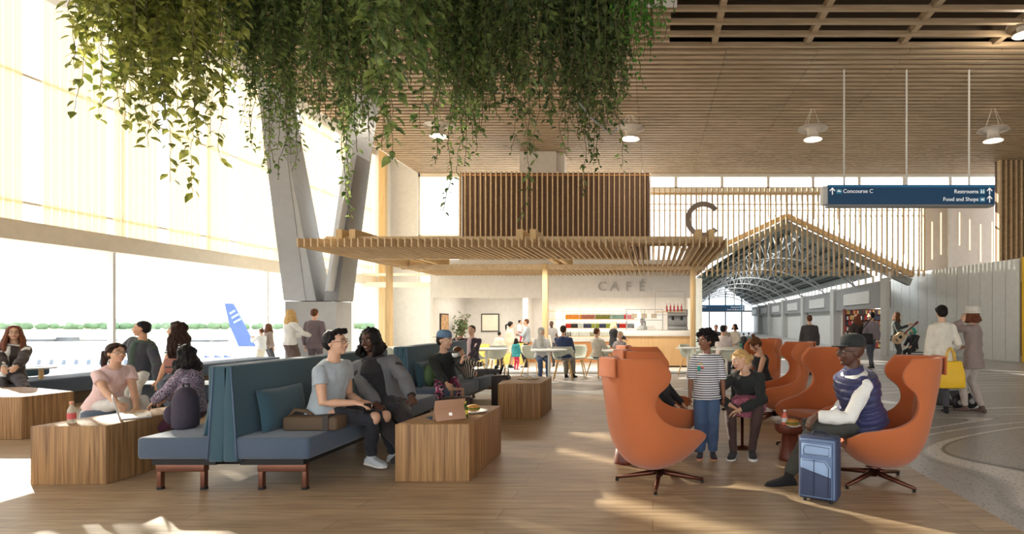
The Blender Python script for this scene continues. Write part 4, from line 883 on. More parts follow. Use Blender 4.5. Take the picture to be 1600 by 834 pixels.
def person(name, label, O, face, pose={}, look={}, s=1.0, q='far', seat=None, group=None, simple=False):
    """face: compass angle in degrees the person faces (0=+X right in the photo, 90=away, 270=towards camera)"""
    O = Vector(O); fd = math.radians(face); f = Vector((math.cos(fd), math.sin(fd), 0)); r = Vector((math.sin(fd), -math.cos(fd), 0))
    t = thing(name, tuple(O), label, 'person', group)
    vox = {'near': .0065, 'mid': .010, 'far': .015}[q]
    def W(p): return (p-O) if isinstance(p, Vector) else (r*p[0]+f*p[1]+Z3*p[2])*s
    sit = seat is not None; g = pose.get
    if sit: dflt = dict(pel=(0, 0, seat/s+.11), neck=(0, -.04, seat/s+.11+.50), fR=(.1, .46, .085), fL=(-.1, .46, .085), hR=(.13, .36, seat/s+.19), hL=(-.13, .36, seat/s+.19))
    else: dflt = dict(pel=(0, 0, .93), neck=(0, .01, 1.44), fR=(.09, 0, .085), fL=(-.09, .02, .085), hR=(.25, .06, .80), hL=(-.25, .06, .80))
    dflt.update({k: v for k, v in pose.items() if k in dflt})
    J = {k: W(v) for k, v in dflt.items()}
    fat = look.get('fat', 1.0)
    up = (J['neck']-J['pel']).normalized(); tw = math.radians(g('twist', 0)); rs = (Matrix.Rotation(tw, 3, 'Z')@r); rs = (rs-up*rs.dot(up)).normalized(); fr = up.cross(rs).normalized()
    if fr.dot(f) < 0 and abs(g('twist', 0)) < 80: fr = -fr
    tl = (J['neck']-J['pel']).length
    shw = look.get('shw', .150 if look.get('female') else .166)*s*(1+.5*(fat-1))
    sh = {'R': J['neck']-up*.072*s+rs*shw, 'L': J['neck']-up*.072*s-rs*shw}
    hp = {'R': J['pel']-Z3*.02*s+r*.088*s, 'L': J['pel']-Z3*.02*s-r*.088*s}
    el, wr, kn, an = {}, {}, {}, {}
    for k, sg in (('R', 1), ('L', -1)):
        pe = g('e'+k); pole = (r*pe[0]+f*pe[1]+Z3*pe[2]) if pe else (rs*sg*.6-fr*.5-Z3*.8)
        el[k], wr[k] = ik(sh[k], J['h'+k], .285*s, .25*s, pole)
        pk = g('k'+k); pole = (r*pk[0]+f*pk[1]+Z3*pk[2]) if pk else (f*1.0+Z3*.6)
        kn[k], an[k] = ik(hp[k], J['f'+k], .43*s, .43*s, pole)
    # torso ring profile
    TP = [(-.2, .09, .075), (-.1, .155, .11), (.02, .165, .118), (.2, .145, .105), (.38, .132, .098), (.58, .15, .11), (.76, .165, .112), (.9, .15, .092), (.965, .112, .072), (1.0, .075, .062), (1.05, .055, .055)]
    if look.get('female'): TP = [(-.2, .09, .075), (-.1, .16, .11), (.02, .172, .12), (.2, .142, .10), (.38, .122, .09), (.58, .136, .108), (.70, .146, .122), (.8, .145, .108), (.9, .132, .085), (.965, .10, .066), (1.0, .068, .057), (1.05, .05, .05)]
    def trings(lo, hi, off, wsc=1, shift=0, fl=0):
        out = []
        for h_, w_, d_ in TP:
            if h_ < lo-1e-6 or h_ > hi+1e-6: continue
            fk = 1+(fat-1)*(1 if h_ < .8 else .5)
            out.append(ring(J['pel']+up*tl*h_+fr*(shift*s+d_*s*fk*(0 if not fl else fl)), rs, fr, w_*s*wsc*fk+off, d_*s*fk*(1 if not fl else (1-fl))+off, 20))
        return out
    sk = 'skin_'+look.get('skin', 'light'); body = MB()
    body.ring_loft(trings(-.2, 1.05, -.012))
    hd = g('head', (0, 0, 0)); hy, hpit, hr = [math.radians(a) for a in hd]
    hu = (up*.4+Z3*.6).normalized(); HR = Matrix.Rotation(fd-PI/2+hy, 3, 'Z')@Matrix.Rotation(hpit, 3, 'X')@Matrix.Rotation(hr, 3, 'Y')
    hs = s*look.get('head', 1.0)
    hc = J['neck']+hu*.06*s+(f*.3+HR@Vector((0, 1, 0))*.7)*.022*s+HR@Vector((0, 0, .095))*hs
    Hd = lambda x, y, z: hc+HR@Vector((x, y, z))*hs
    body.tube([J['neck']-up*.03*s-fr*.005*s, J['neck']+hu*.05*s, Hd(0, -.02, -.06)], [.056*s, .050*s, .050*s], 14)
    E = lambda b, c, rr: b.ell(Hd(*c), [x*hs for x in rr], HR, 20, 14)
    E(body, (0, -.012, .03), (.074, .092, .083)); E(body, (0, .018, -.018), (.061, .072, .082)); E(body, (0, .032, -.062), (.045, .046, .042)); E(body, (0, .063, -.085), (.02, .017, .018))
    if q != 'far' or True:
        body.tube([Hd(0, .088, .02), Hd(0, .100, -.005), Hd(0, .108, -.024)], [.007*hs, .009*hs, .0125*hs], 8); E(body, (.010, .094, -.026), (.009, .010, .008)); E(body, (-.010, .094, -.026), (.009, .010, .008))
        for sg in (-1, 1):
            E(body, (sg*.034, .058, -.028), (.022, .026, .022)); body.tube([Hd(sg*.012, .083, .030), Hd(sg*.045, .066, .030)], .010*hs, 6); E(body, (sg*.072, -.008, -.004), (.009, .017, .028))
        E(body, (0, .080, -.048), (.021, .012, .008)); E(body, (0, .078, -.058), (.019, .012, .008))
    for k, sg in (('R', 1), ('L', -1)):
        af = 1+.3*(fat-1); body.ell(sh[k]-up*.006*s, (.044*s*af,)*3); mid = sh[k].lerp(el[k], .45)
        body.tube([sh[k]-(el[k]-sh[k])*.05, mid, el[k], el[k].lerp(wr[k], .3), wr[k]], [.048*s*af, .044*s*af, .036*s*af, .038*s*af, .025*s], 12)
        d = (wr[k]-el[k]).normalized(); hdv = g('d'+k); 
        if hdv: d = (r*hdv[0]+f*hdv[1]+Z3*hdv[2]).normalized()
        nv = g('n'+k); nv = (r*nv[0]+f*nv[1]+Z3*nv[2]) if nv else (-rs*sg*.7-Z3*.3-fr*.1 if not sit else -Z3*1.0-rs*sg*.25)
        nv = (nv-d*nv.dot(d)).normalized(); th = g('t'+k)
        side = 1
        tt = d.cross(nv); ref = (f*1.0+Z3*.5) if not sit else -rs*sg
        if th: ref = r*th[0]+f*th[1]+Z3*th[2]
        if tt.dot(ref) < 0: side = -1
        hand(body, wr[k], d, nv, s*.97, g('curl', .5) if not g('c'+k) else g('c'+k), side)
        lf = 1+.8*(fat-1)
        body.tube([hp[k]+Z3*.02*s, hp[k].lerp(kn[k], .35), kn[k], kn[k].lerp(an[k], .3), kn[k].lerp(an[k], .75), an[k]-Z3*.02*s], [.082*s*lf, .074*s*lf, .052*s*lf, .054*s*lf, .036*s, .034*s], 14)
    bare = look.get('bare', False)
    o = fuse(body, 'body', sk, t, vox, 2)
    # ------------------------------------------------ clothes
    top = look.get('top'); sleeve = look.get('sleeve', 1.0); hem = look.get('hem', -.12); n_ = 0
    def torso(off, hem, hi=.98, sl=1.0, cuff=0):
        b = MB(); rg = trings(-.1, hi, off)
        fw = look.get('flare', 1.05)
        if sit and hem > -.25:
            rg = trings(.02, hi, off); rg = [ring(J['pel']-up*tl*.04, rs, fr, .172*s*fat*fw+off+.006, .128*s*fat*fw+off+.006, 20)]+rg
        elif hem < -.13:
            rg = [ring(J['pel']+up*tl*hem, rs, fr, (.172*s*fat)*fw+off+.012, (.13*s*fat)*fw+off+.012, 20)]+rg
        b.ring_loft(rg)
        for k in 'RL':
            if sl <= 0: continue
            af = 1+.3*(fat-1); oo = off*.6+.005
            b.ell(sh[k]-up*.006*s, (.044*s*af+off*.75,)*3)
            pts = [sh[k]+(el[k]-sh[k])*.05, sh[k].lerp(el[k], .5)]; rr = [.044*s*af+oo, .043*s*af+oo]
            if sl < .55: 
                pts = [sh[k]+(el[k]-sh[k])*.05, sh[k].lerp(el[k], sl)]; rr = [.045*s*af+oo, .047*s*af+oo]
            else:
                pts += [el[k]]; rr += [.040*s*af+oo]
                if sl > .56: e = (sl-.5)*2; pts += [el[k].lerp(wr[k], e*.4), el[k].lerp(wr[k], e*.94)]; rr += [.042*s*af+oo, (.030+.012*(1-e))*s+oo]
            b.tube(pts, rr, 14)
        return b
    if top:
        b = torso(.020, hem, look.get('neckline', 1.0), sleeve); fuse(b, look.get('topname', 'shirt'), top, t, vox*1.15, 5, .010 if q != 'far' else 0, .07)
    if look.get('jacket'):
        b = torso(.032, look.get('jhem', -.2), .97, look.get('jsleeve', 1.0)); fuse(b, look.get('jname', 'jacket'), look['jacket'], t, vox*1.2, 5, .012 if q != 'far' else 0, .08)
        if look.get('inner'):
            b = MB(); rg = []
            for h_, w_, d_ in TP:
                if h_ < look.get('inlo', 0) or h_ > .97: continue
                fk = 1+(fat-1)*(1 if h_ < .8 else .5); ww = look.get('open', .4)
                rg.append(ring(J['pel']+up*tl*h_+fr*(d_*s*fk*.5), rs, fr, w_*s*min(1, ww*1.25)*fk*(1 if h_ < .9 else .9), d_*s*fk*.5+.054, 16))
            b.ring_loft(rg); fuse(b, 'shirt_front', look['inner'], t, vox*1.1, 2)
    if look.get('vest'):
        b = torso(.034, look.get('jhem', -.1), .99, 0); k_ = 0
        for h_ in (.12, .26, .40, .56, .72, .86):
            w_ = next(x for x in TP if x[0] >= h_-.13)[1:]; fk = 1+(fat-1)*(1 if h_ < .8 else .5)
            b.ring_loft([ring(J['pel']+up*tl*(h_+e), rs, fr, w_[0]*s*fk*m_+.034, w_[1]*s*fk*m_+.034, 20) for e, m_ in ((-.075, .96), (-.04, 1.08), (.04, 1.08), (.075, .96))])
        b.ring_loft([ring(J['neck']+up*e*s, rs, fr, rr*s, rr*s, 16) for e, rr in ((-.05, .095), (0, .085), (.045, .08))])
        for k in 'RL': b.ell(sh[k]-rs*(.03*s if k == 'R' else -.03*s), (.07*s, .07*s, .075*s))
        fuse(b, 'padded_vest', look['vest'], t, vox*1.1, 1)
    bot = look.get('bottom')
    if bot:
        b = MB(); b.ring_loft(trings(-.2, .05, .005)); ll = look.get('leglen', 1.0); wd = look.get('legwide', 0)
        for k in 'RL':
            lf = 1+.8*(fat-1); pts = [hp[k]+Z3*.02*s, hp[k].lerp(kn[k], .35)]; rr = [.070*s*lf, .074*s*lf+.008+wd]
            pts += [kn[k]]; rr += [.056*s*lf+.010+wd]
            if ll > .5: e = (ll-.5)*2; pts += [kn[k].lerp(an[k], .3*e), kn[k].lerp(an[k], .97*e)]; rr += [.056*s*lf+.010+wd, .040*s+.010+wd]
            b.tube(pts, rr, 14)
        fuse(b, 'trousers', bot, t, vox*1.15, 2, .010 if q != 'far' else 0, .06)
        if look.get('ripped'):
            for k in 'RL':
                dk = ((kn[k]-hp[k]).normalized()-(an[k]-kn[k]).normalized()).normalized(); b = MB(); b.ell(kn[k]+dk*.028*s, (.052*s, .052*s, .062*s)); fuse(b, 'bare_knee', sk, t, vox, 1)
    if look.get('tights'):
        b = MB()
        for k in 'RL': lf = 1+.8*(fat-1); b.tube([hp[k], hp[k].lerp(kn[k], .35), kn[k], kn[k].lerp(an[k], .3), kn[k].lerp(an[k], .75), an[k]-Z3*.02*s], [.088*s*lf, .082*s*lf, .062*s*lf, .063*s*lf, .046*s, .044*s], 14)
        fuse(b, 'tights', look['tights'], t, vox*1.1, 1)
    if look.get('skirt'):
        b = MB(); L0 = look.get('skirtlen', .5); fl = look.get('skirtflare', 1.0)
        b.ring_loft(trings(-.1, .05, .012))
        km = (kn['R']+kn['L'])/2; wk = (kn['R']-kn['L']).length/2; pm = J['pel']-Z3*.01*s; dd = (km-pm); pr = r; nn = pr.cross(dd).normalized()
        rg = []
        for e in (0, .5, 1):
            c_ = pm+dd*L0*e; rg.append(ring(c_, pr, nn, (.165*s*fat+.014)*(1-e)+max(.12*s*fat*fl, wk*L0+.10*s)*e, (.115*s*fat+.014)*(1-e)+.105*s*fl*e, 20))
        if L0 > 1: 
            c_ = km+((an['R']+an['L'])/2-km)*(L0-1); rg[-1] = ring(km, pr, nn, (.15*s)*fl, .11*s*fl, 20); rg.append(ring(c_, pr, pr.cross(c_-km).normalized() if (c_-km).length > .01 else nn, .16*s*fl, .12*s*fl, 20))
        b.ring_loft(rg); fuse(b, 'skirt', look['skirt'], t, vox*1.2, 2, .012, .05)
    shoe = look.get('shoe')
    if shoe:
        for k in 'RL':
            a = an[k]; fv = g('ft'+k); 
            fdv = (r*fv[0]+f*fv[1]+Z3*fv[2]).normalized() if fv else (f*1+r*(.12 if k == 'R' else -.12)).normalized()
            u = (Z3-fdv*Z3.dot(fdv)).normalized(); rr_ = fdv.cross(u); b = MB(); hh = .085*s
            base = a-u*hh; rg = []
            for y, w_, h_ in ((-.065, .022, .03), (-.05, .034, .055), (-.01, .038, .08), (.04, .040, .068), (.09, .046, .05), (.14, .045, .04), (.178, .034, .03), (.195, .015, .015)):
                rg.append([base+fdv*y*s+rr_*w_*s*math.cos(2*PI*i/14)+u*(h_*s*.5+h_*s*.5*max(-1, min(1, 1.25*math.sin(2*PI*i/14)))) for i in range(14)])
            b.ring_loft(rg); b.tube([a-u*.02*s, a+(kn[k]-a).normalized()*(.03 if not look.get('boot') else .1)*s], .040*s, 12)
            so = fuse(b, 'shoe', shoe, t, min(vox, .009), 1)
            if look.get('sole'):
                b = MB(); rg = []
                for z_ in (-.012, .012):
                    rg.append([base+u*z_*s+fdv*(y*1.03)*s+rr_*w_*s for y, w_ in ((-.068, .018), (-.05, .037), (.04, .041), (.1, .05), (.15, .048), (.185, .03), (.2, 0), (.185, -.03), (.15, -.048), (.1, -.05), (.04, -.041), (-.05, -.037), (-.068, -.018))])
                b.ring_loft(rg); b.build('sole', look['sole'], so)
    # ------------------------------------------------ face
    if q != 'far':
        for sg in (-1, 1):
            b = MB(); E(b, (sg*.030, .0755, .008), (.0118, .0115, .0062)); b.build('eye', 'eye_white', t, smooth=True)
            b = MB(); E(b, (sg*.030, .0832, .0075), (.0060, .0048, .0060)); b.build('iris', 'iris', t, smooth=True)
            b = MB(); b.tube([Hd(sg*.014, .0945, .030), Hd(sg*.030, .0915, .035), Hd(sg*.048, .076, .030)], [.0025*hs, .0036*hs, .002*hs], 6); b.build('eyebrow', 'hair_'+look.get('brow', look.get('hairc', 'black')) if look.get('brow', look.get('hairc', 'black')) in HC else 'hair_black', t, smooth=True)
        b = MB(); b.tube([Hd(-.022, .082, -.049), Hd(-.01, .0915, -.0475), Hd(0, .0925, -.049), Hd(.01, .0915, -.0475), Hd(.022, .082, -.049)], [.002*hs, .0042*hs, .0042*hs, .0042*hs, .002*hs], 6)
        b.tube([Hd(-.02, .081, -.054), Hd(0, .090, -.060), Hd(.02, .081, -.054)], [.002*hs, .005*hs, .002*hs], 6); b.build('lips', 'lip_d' if look.get('skin') in ('dark', 'brown') else 'lip_l', t, smooth=True)
        if look.get('smile'): b = MB(); b.tube([Hd(-.016, .0855, -.052), Hd(0, .0925, -.0535), Hd(.016, .0855, -.052)], [.002*hs, .0035*hs, .002*hs], 6); b.build('teeth', 'teeth', t, smooth=True)
        if look.get('glasses'):
            b = MB()
            for sg in (-1, 1):
                b.tube([Hd(sg*(.032+.021*math.cos(a*PI/6)), .098-.008*abs(math.cos(a*PI/6)+1)*.5, .005+.018*math.sin(a*PI/6)) for a in range(13)], .0018*hs, 5); b.tube([Hd(sg*.053, .09, .010), Hd(sg*.075, .0, .012)], .0018*hs, 5)
            b.tube([Hd(-.012, .1, .008), Hd(.012, .1, .008)], .0018*hs, 5); b.build('glasses', 'glasses_f', t, smooth=True)
    hair_fn(t, look, Hd, E, HR, hs, vox, s, q, J, up, rs, fr)
    return dict(t=t, el=el, wr=wr, kn=kn, an=an, sh=sh, Hd=Hd, HR=HR, O=O, J=J, fr=fr, rs=rs, up=up)
def hair_fn(t, look, Hd, E, HR, hs, vox, s, q, J, up, rs, fr):
    st = look.get('hair', 'short'); col = 'hair_'+look.get('hairc', 'black'); vx = max(vox, .008); b = MB(); dsp = (.003 if st in ('short', 'ponytail', 'bun', 'topknot', 'long') else .008) if q != 'far' else 0
    rnd = random.Random(hash(st) % 99 if False else len(t['label']))
    dn = HR.inverted()@Vector((0, 0, -1))
    def cap(a=1.0): E(b, (0, -.024, .040), (.083*a, .094*a, .082*a)); E(b, (0, -.05, 0), (.078*a, .07*a, .075*a))
    if st == 'bald': pass
    elif st in ('short', 'quiff'):
        E(b, (0, -.024, .046), (.080, .092, .078)); E(b, (0, -.052, .005), (.074, .062, .07))
        if st == 'quiff':
            for i in range(16): x = -.06+.12*i/15; b.tube([Hd(x, .0+rnd.uniform(-.03, .03), .1), Hd(x*1.05, .06, .115+rnd.uniform(-.005, .006)), Hd(x*1.1+.006, .082, .088+rnd.uniform(-.015, .012))], [.018*hs, .015*hs, .006*hs], 6)
            for sg in (-1, 1): b.tube([Hd(sg*.075, .02, .06), Hd(sg*.078, .0, .03), Hd(sg*.076, -.02, 0)], .014*hs, 6)
    elif st in ('long', 'wavy', 'longcurl', 'bob', 'ponytail', 'bun', 'topknot', 'afro', 'curly'):
        cap(1.03)
        if st in ('ponytail', 'bun', 'topknot'):
            for sg in (-1, 1): b.tube([Hd(sg*.02, .075, .088), Hd(sg*.07, .03, .06), Hd(sg*.08, -.02, .02), Hd(sg*.05, -.09, .0)], [.012*hs, .018*hs, .018*hs, .02*hs], 8)
            if st == 'bun': E(b, (0, -.135, .0), (.042, .038, .04))
            if st == 'topknot': E(b, (0, -.05, .15), (.032, .032, .03)); b.tube([Hd(-.03, .085, .07), Hd(-.065, .07, .0), Hd(-.07, .05, -.07)], [.01*hs, .014*hs, .008*hs], 6); b.tube([Hd(.03, .085, .07), Hd(.065, .07, .0), Hd(.07, .05, -.07)], [.01*hs, .014*hs, .008*hs], 6)
            if st == 'ponytail':
                p = Hd(0, -.115, .01); dv = (Vector((0, 0, -1))-fr*.35).normalized(); pts = [p+fr*.02*s, p-fr*.035*s, p-fr*.075*s+dv*.03*s]; 
                for i in range(3): pts.append(pts[-1]+Vector((0, 0, -.07*s))+rs*rnd.uniform(-.01, .01))
                b.tube(pts, [.02*s, .026*s, .036*s, .036*s, .028*s, .01*s], 10)
        else:
            Ln = {'long': .36, 'wavy': .30, 'longcurl': .36, 'bob': .12, 'afro': .05, 'curly': .04}[st]*look.get('hlen', 1)*s
            if st in ('long', 'wavy', 'longcurl', 'bob'):
                n = 15
                for i in range(n):
                    a = -2.25+4.5*i/(n-1); x, y = math.sin(a)*.078, -math.cos(a)*.085-.012
                    p0 = Hd(x*.9, y*.9+.01, .055); p1 = Hd(x*1.08, y*1.05, -.03); dn_ = Vector((0, 0, -1)); out = (p1-Hd(0, -.01, -.03)); out.z = 0; pts = [p0, p1]; rr = [.018*hs, .024*hs]; m_ = 5
                    for j in range(1, m_+1):
                        e = j/m_; wob = (.016*math.sin(j*2.1+i) if st in ('wavy', 'longcurl') else .004*math.sin(i*3)); bulge = .25*math.sin(min(1, e*1.2)*PI)*.12+(.02 if st == 'longcurl' else 0)
                        q_ = p1+dn_*Ln*e+out.normalized()*(bulge*s+wob)
                        if y > -.02 and e > .3: q_ += fr*.02*s
                        pts.append(q_); rr.append((.026 if st != 'bob' else .024)*hs*(1-.55*e*e))
                    b.tube(pts, rr, 7)
            if st == 'longcurl' or st == 'wavy' or st == 'curly' or st == 'afro':
                n = {'longcurl': 70, 'wavy': 40, 'curly': 130, 'afro': 150}[st]; R_ = {'longcurl': .1, 'wavy': .09, 'curly': .098, 'afro': .125}[st]
                for i in range(n):
                    u = rnd.uniform(-.25, 1); a = rnd.uniform(0, 2*PI); c_ = math.sqrt(max(0, 1-u*u)); x, y, z = R_*c_*math.cos(a)*.9, R_*c_*math.sin(a)-.02, R_*u+.03
                    if y > .045 and z < .085: continue
                    if st in ('afro', 'curly') and q != 'far':
                        d_ = Vector((x, y+.02, z-.03)).normalized(); p = Hd(x, y, z); q_ = Hd(x+d_.x*.03+rnd.uniform(-.012, .012), y+d_.y*.03+rnd.uniform(-.012, .012), z+d_.z*.03-.006); b.tube([p-(q_-p)*.6, p, q_], [.018*hs, .013*hs, .006*hs], 6)
                    else: b.ell(Hd(x, y, z), (rnd.uniform(.014, .024)*hs,)*3, n=8, m=6)
    if st == 'hijab':
        E(b, (0, -.015, .035), (.092, .098, .092)); E(b, (0, -.03, -.03), (.088, .085, .11)); b.tube([Hd(0, 0, -.09), J['neck']-up*.0, J['neck']-up*.06*s], [.075*s, .095*s, .15*s], 16); b.tube([Hd(.03, .05, -.09), J['neck']+fr*.09*s-up*.06*s, J['neck']+fr*.11*s-up*.24*s], [.04*s, .06*s, .05*s], 10)
        fuse(b, 'headscarf', cloth('hijab', (190, 188, 180)), t, vx, 1); return
    if b.v: fuse(b, 'hair', col, t, vx, 1, dsp, .02)
    if look.get('cap'):
        b = MB(); b.lathe([(.092, -.0), (.094, .03), (.088, .065), (.065, .09), (.02, .102)], n=24); M_ = Matrix.Translation(Hd(0, -.012, .045))@HR.to_4x4()@Matrix.Scale(hs, 4); 
        sg = -1 if look.get('capback') else 1
        c_ = MB(M_); c_.v = [tuple(M_@Vector((v[0]*.93, v[1]*1.06, v[2]))) for v in b.v]; c_.f = b.f; co = c_.build('cap', look['cap'], t, smooth=True)
        rg = []
        for z_ in (0, .008):
            rg.append([M_@Vector((x, sg*(.07+yy), z_+.002-yy*.12)) for x, yy in [(.078*math.cos(a*PI/10), .095*math.sin(a*PI/10)) for a in range(11)]])
        c_ = MB(); c_.ring_loft(rg); c_.build('visor', look.get('visor', look['cap']), co, smooth=False)
    if look.get('hat'):
        M_ = Matrix.Translation(Hd(0, -.02, .05))@HR.to_4x4()@Matrix.Scale(hs, 4); b = MB(M_); b.lathe([(.105, -.01), (.155, -.03), (.16, -.024), (.112, .0), (.108, .06), (.095, .095), (.05, .09), (.01, .08)], n=24); b.build('hat', look['hat'], t, smooth=True)
# ================================================================= SMALL THINGS
mat('bottle_clear', (226, 214, 190), .15, trans=.4); mat('cap_peach', (226, 150, 120), .4); mat('label_red', (214, 90, 90), .5); mat('bottle_green', (74, 104, 40), .2, trans=.2); mat('label_yel', (226, 214, 80), .5)
mat('silver', (206, 206, 204), .35, .4); mat('tan_leather', (178, 138, 112), .6); mat('navy_suede', (52, 78, 104), .8); mat('porcelain', (236, 238, 236), .25); mat('bread', (196, 140, 70), .8, var=.25, vscale=40); mat('lettuce', (110, 130, 50), .7)
mat('brown_bag', (92, 74, 56), .7, bump=.3, bscale=200); mat('juice_pink', (226, 112, 96), .3); mat('dark_case', (52, 42, 38), .6); mat('purple_bag', (66, 58, 72), .85, bump=.3, bscale=30); mat('bag_rust', (140, 86, 72), .6)
mat('case_light', (150, 176, 212), .6); mat('case_mid', (106, 128, 164), .6); mat('case_dark', (58, 68, 96), .7); mat('case_line', (36, 42, 60), .6)
def pb(name, px, py, h0, hh, r, m, label, capm=None, capn='cap', Y=None, band=None):
    Y = Y or (H-h0)*F/(py-500); t = thing(name, (XA(px, Y), Y, h0), label, 'bottle')
    MB().lathe([(r*.9, 0), (r, .006), (r, hh*.55), (r*.95, hh*.62), (r*.42, hh*.8), (r*.4, hh*.9)], n=20).build('body', m, t, smooth=True)
    MB().lathe([(r*.5, hh*.87), (r*.5, hh)], n=16).build(capn, capm or 'black_metal', t, smooth=True)
    if band: MB().lathe([(r*1.02, hh*.2), (r*1.02, hh*.48)], n=20, cap=False).build('label_band', band, t, smooth=True)
    return t
pb('water_bottle', 112, 661, .5, .19, .03, 'bottle_clear', 'clear ridged water bottle with a peach cap on the left block table', 'cap_peach', band='label_red')
pb('glass_bottle', 726, 652, .5, .15, .03, 'bottle_green', 'green glass bottle with a yellow label on the centre block table', 'label_yel', band='label_yel')
pb('juice_bottle', 1226, 667, .36, .15, .03, 'juice_pink', 'pink juice bottle on the reddish side table', 'porcelain', Y=5.6, band='porcelain')
t = thing('drinking_glass', (XA(707, 5.5), 5.5, .5), 'clear glass with a gold lid on the centre block table', 'glass'); MB().lathe([(.026, 0), (.03, .08), (.028, .08), (.024, .005)], n=18).build('glass_body', 'glass_clear', t, smooth=True); MB().lathe([(.032, .08), (.032, .1)], n=18).build('lid', 'copper', t, smooth=True); MB().lathe([(.02, .005), (.02, .06)], n=14).build('drink', 'label_yel', t)
def plate(px, Y, z, label, food=True, r=.11):
    t = thing('plate', (XA(px, Y), Y, z), label, 'plate'); MB().lathe([(r*.5, 0), (r*.6, .004), (r, .016), (r*.98, .02), (r*.55, .008), (.001, .008)], n=28).build('dish', 'porcelain', t, smooth=True)
    if food:
        f_ = thing('sandwich', (XA(px, Y)-.01, Y, z+.011), 'filled sandwich on the '+label, 'food'); b = MB(); b.ell((0, 0, .045), (.062, .045, .022)); b.ell((0, 0, .012), (.06, .044, .012)); b.build('bread', 'bread', f_, smooth=True); b = MB()
        for i in range(10): a = i*.63; b.ell((.05*math.cos(a), .038*math.sin(a), .026), (.02, .016, .008), n=8, m=6)
        b.build('lettuce', 'lettuce', f_, smooth=True); f_['label'] = 'filled bread roll on the '+('centre block table' if z > .45 else 'reddish side table')
plate(741, 5.5, .5, 'white plate on the centre block table', r=.13)
plate(1240, 5.49, .36, 'white snack plate on the reddish side table', r=.075)
def cup(loc, label, parent_z=0):
    t = thing('cup', loc, label, 'cup'); MB().lathe([(.02, 0), (.034, .012), (.045, .055), (.042, .055), (.03, .012), (.001, .008)], n=22).build('bowl', 'porcelain', t, smooth=True)
    MB().tube([(.042, 0, .045), (.062, 0, .042), (.062, 0, .022), (.036, 0, .016)], .004, 6).build('handle', 'porcelain', t, smooth=True); return t
cup((XA(822, 8.7), 8.7, .515), 'white cup on the tray on the middle distance block table'); cup((XA(834, 8.6), 8.6, .515), 'second white cup at the right of the tray')
t = tag(MB().lathe([(.15, 0), (.17, .012), (.16, .014), (.001, .010)], n=28).build('tray', 'fin_wood', smooth=True), 'round wooden tray under the white cups', 'tray'); t.location = (XA(826, 8.65), 8.65, .5)
# laptop on left block
t = thing('laptop', (-4.78, 5.06, .5), 'open silver laptop seen edge on at the left block table', 'laptop', rz=math.radians(134)); 
MB().box(0, .30, -.21, 0, .002, .016).build('keyboard_base', 'silver', t, bevel=.003); MB(Matrix.Rotation(math.radians(-14), 4, 'X')).box(0, .30, 0, .008, .01, .215).build('screen', 'silver', t, bevel=.003)
MB().box(.03, .27, -.11, -.03, .016, .018).build('keys', 'plaster', t)
# tablet on centre block
t = thing('tablet', (-1.98, 5.06, .5), 'tan backed tablet on its kickstand with a navy keyboard cover', 'tablet', rz=math.radians(38))
MB().box(0, .27, 0, .20, .0, .006).build('keyboard_cover', 'navy_suede', t, bevel=.002)
Mt = Matrix.Rotation(math.radians(22), 4, 'X'); MB(Mt).box(0, .27, -.008, 0, .004, .20).build('tablet_back', 'tan_leather', t, bevel=.003)
Mk = Matrix.Translation((0, -.045, .10))@Matrix.Rotation(math.radians(-32), 4, 'X'); MB(Mk).box(0, .27, -.005, 0, -.115, .0).build('kickstand', 'tan_leather', t, bevel=.001)
b = MB(Mk)
for ix in (0, 1):
    for iz in (0, 1): b.box(.121+ix*.0145, .134+ix*.0145, -.0065, -.005, -.072+iz*.0145, -.059+iz*.0145)
b.build('logo', 'sign_text', t)
# bags
t = thing('messenger_bag', (-2.92, 4.9, .45), 'flat brown bag lying on the sofa seat beside the man in the grey T-shirt', 'bag'); MB().box(-.25, .22, -.09, .09, 0, .125).build('body', 'brown_bag', t, bevel=.025); MB().tube([(-.25, 0, .1), (-.19, 0, .17), (-.1, 0, .16), (-.04, 0, .12)], .018, 8).build('strap', 'brown_bag', t, smooth=True); MB().box(.1, .15, -.096, .02, .01, .135).build('buckle_strap', 'dark_case', t)
t = thing('holdall', (-2.55, 7.35, 0), 'dark brown soft holdall standing at the feet of the youth in the cap', 'bag', rz=.2); MB().box(-.19, .19, -.1, .1, 0, .40).build('body', 'dark_case', t, bevel=.03)
for y in (-.06, .06): MB().tube([(-.07, y, .38), (-.07, y, .50), (.07, y, .50), (.07, y, .38)], .011, 8).build('handle', 'tan_leather', t, smooth=True)
t = thing('cabin_case', (XA(783, 8.6), 8.6, 0), 'dark cabin suitcase standing behind the small block table', 'suitcase'); MB().box(-.13, .13, -.1, .1, .03, .56).build('body', 'dark_case', t, bevel=.03); MB().tube([(.05, 0, .55), (.05, 0, .66), (.11, 0, .66), (.11, 0, .55)], .01, 6).build('handle', 'steel_dark', t)
for x in (-.1, .1): MB().lathe([(.02, 0), (.02, .035)], (x, 0, 0), 10).build('wheel', 'black_metal', t)
t = thing('green_backpack', (XA(668, 8.05), 8.12, .45), 'soft green backpack leaning on the sofa back beside the youth', 'bag'); b = MB(); b.ell((0, 0, .15), (.09, .13, .16)); b.build('body', mat('green_bag', (96, 124, 84), .85), t, smooth=True); MB().tube([(.06, -.06, .05), (.11, -.06, .15), (.06, -.06, .26)], .012, 6).build('strap', 'green_bag', t, smooth=True)
t['label'] = 'soft green backpack leaning on the sofa back beside the youth in the cap'; t.name = 'backpack'
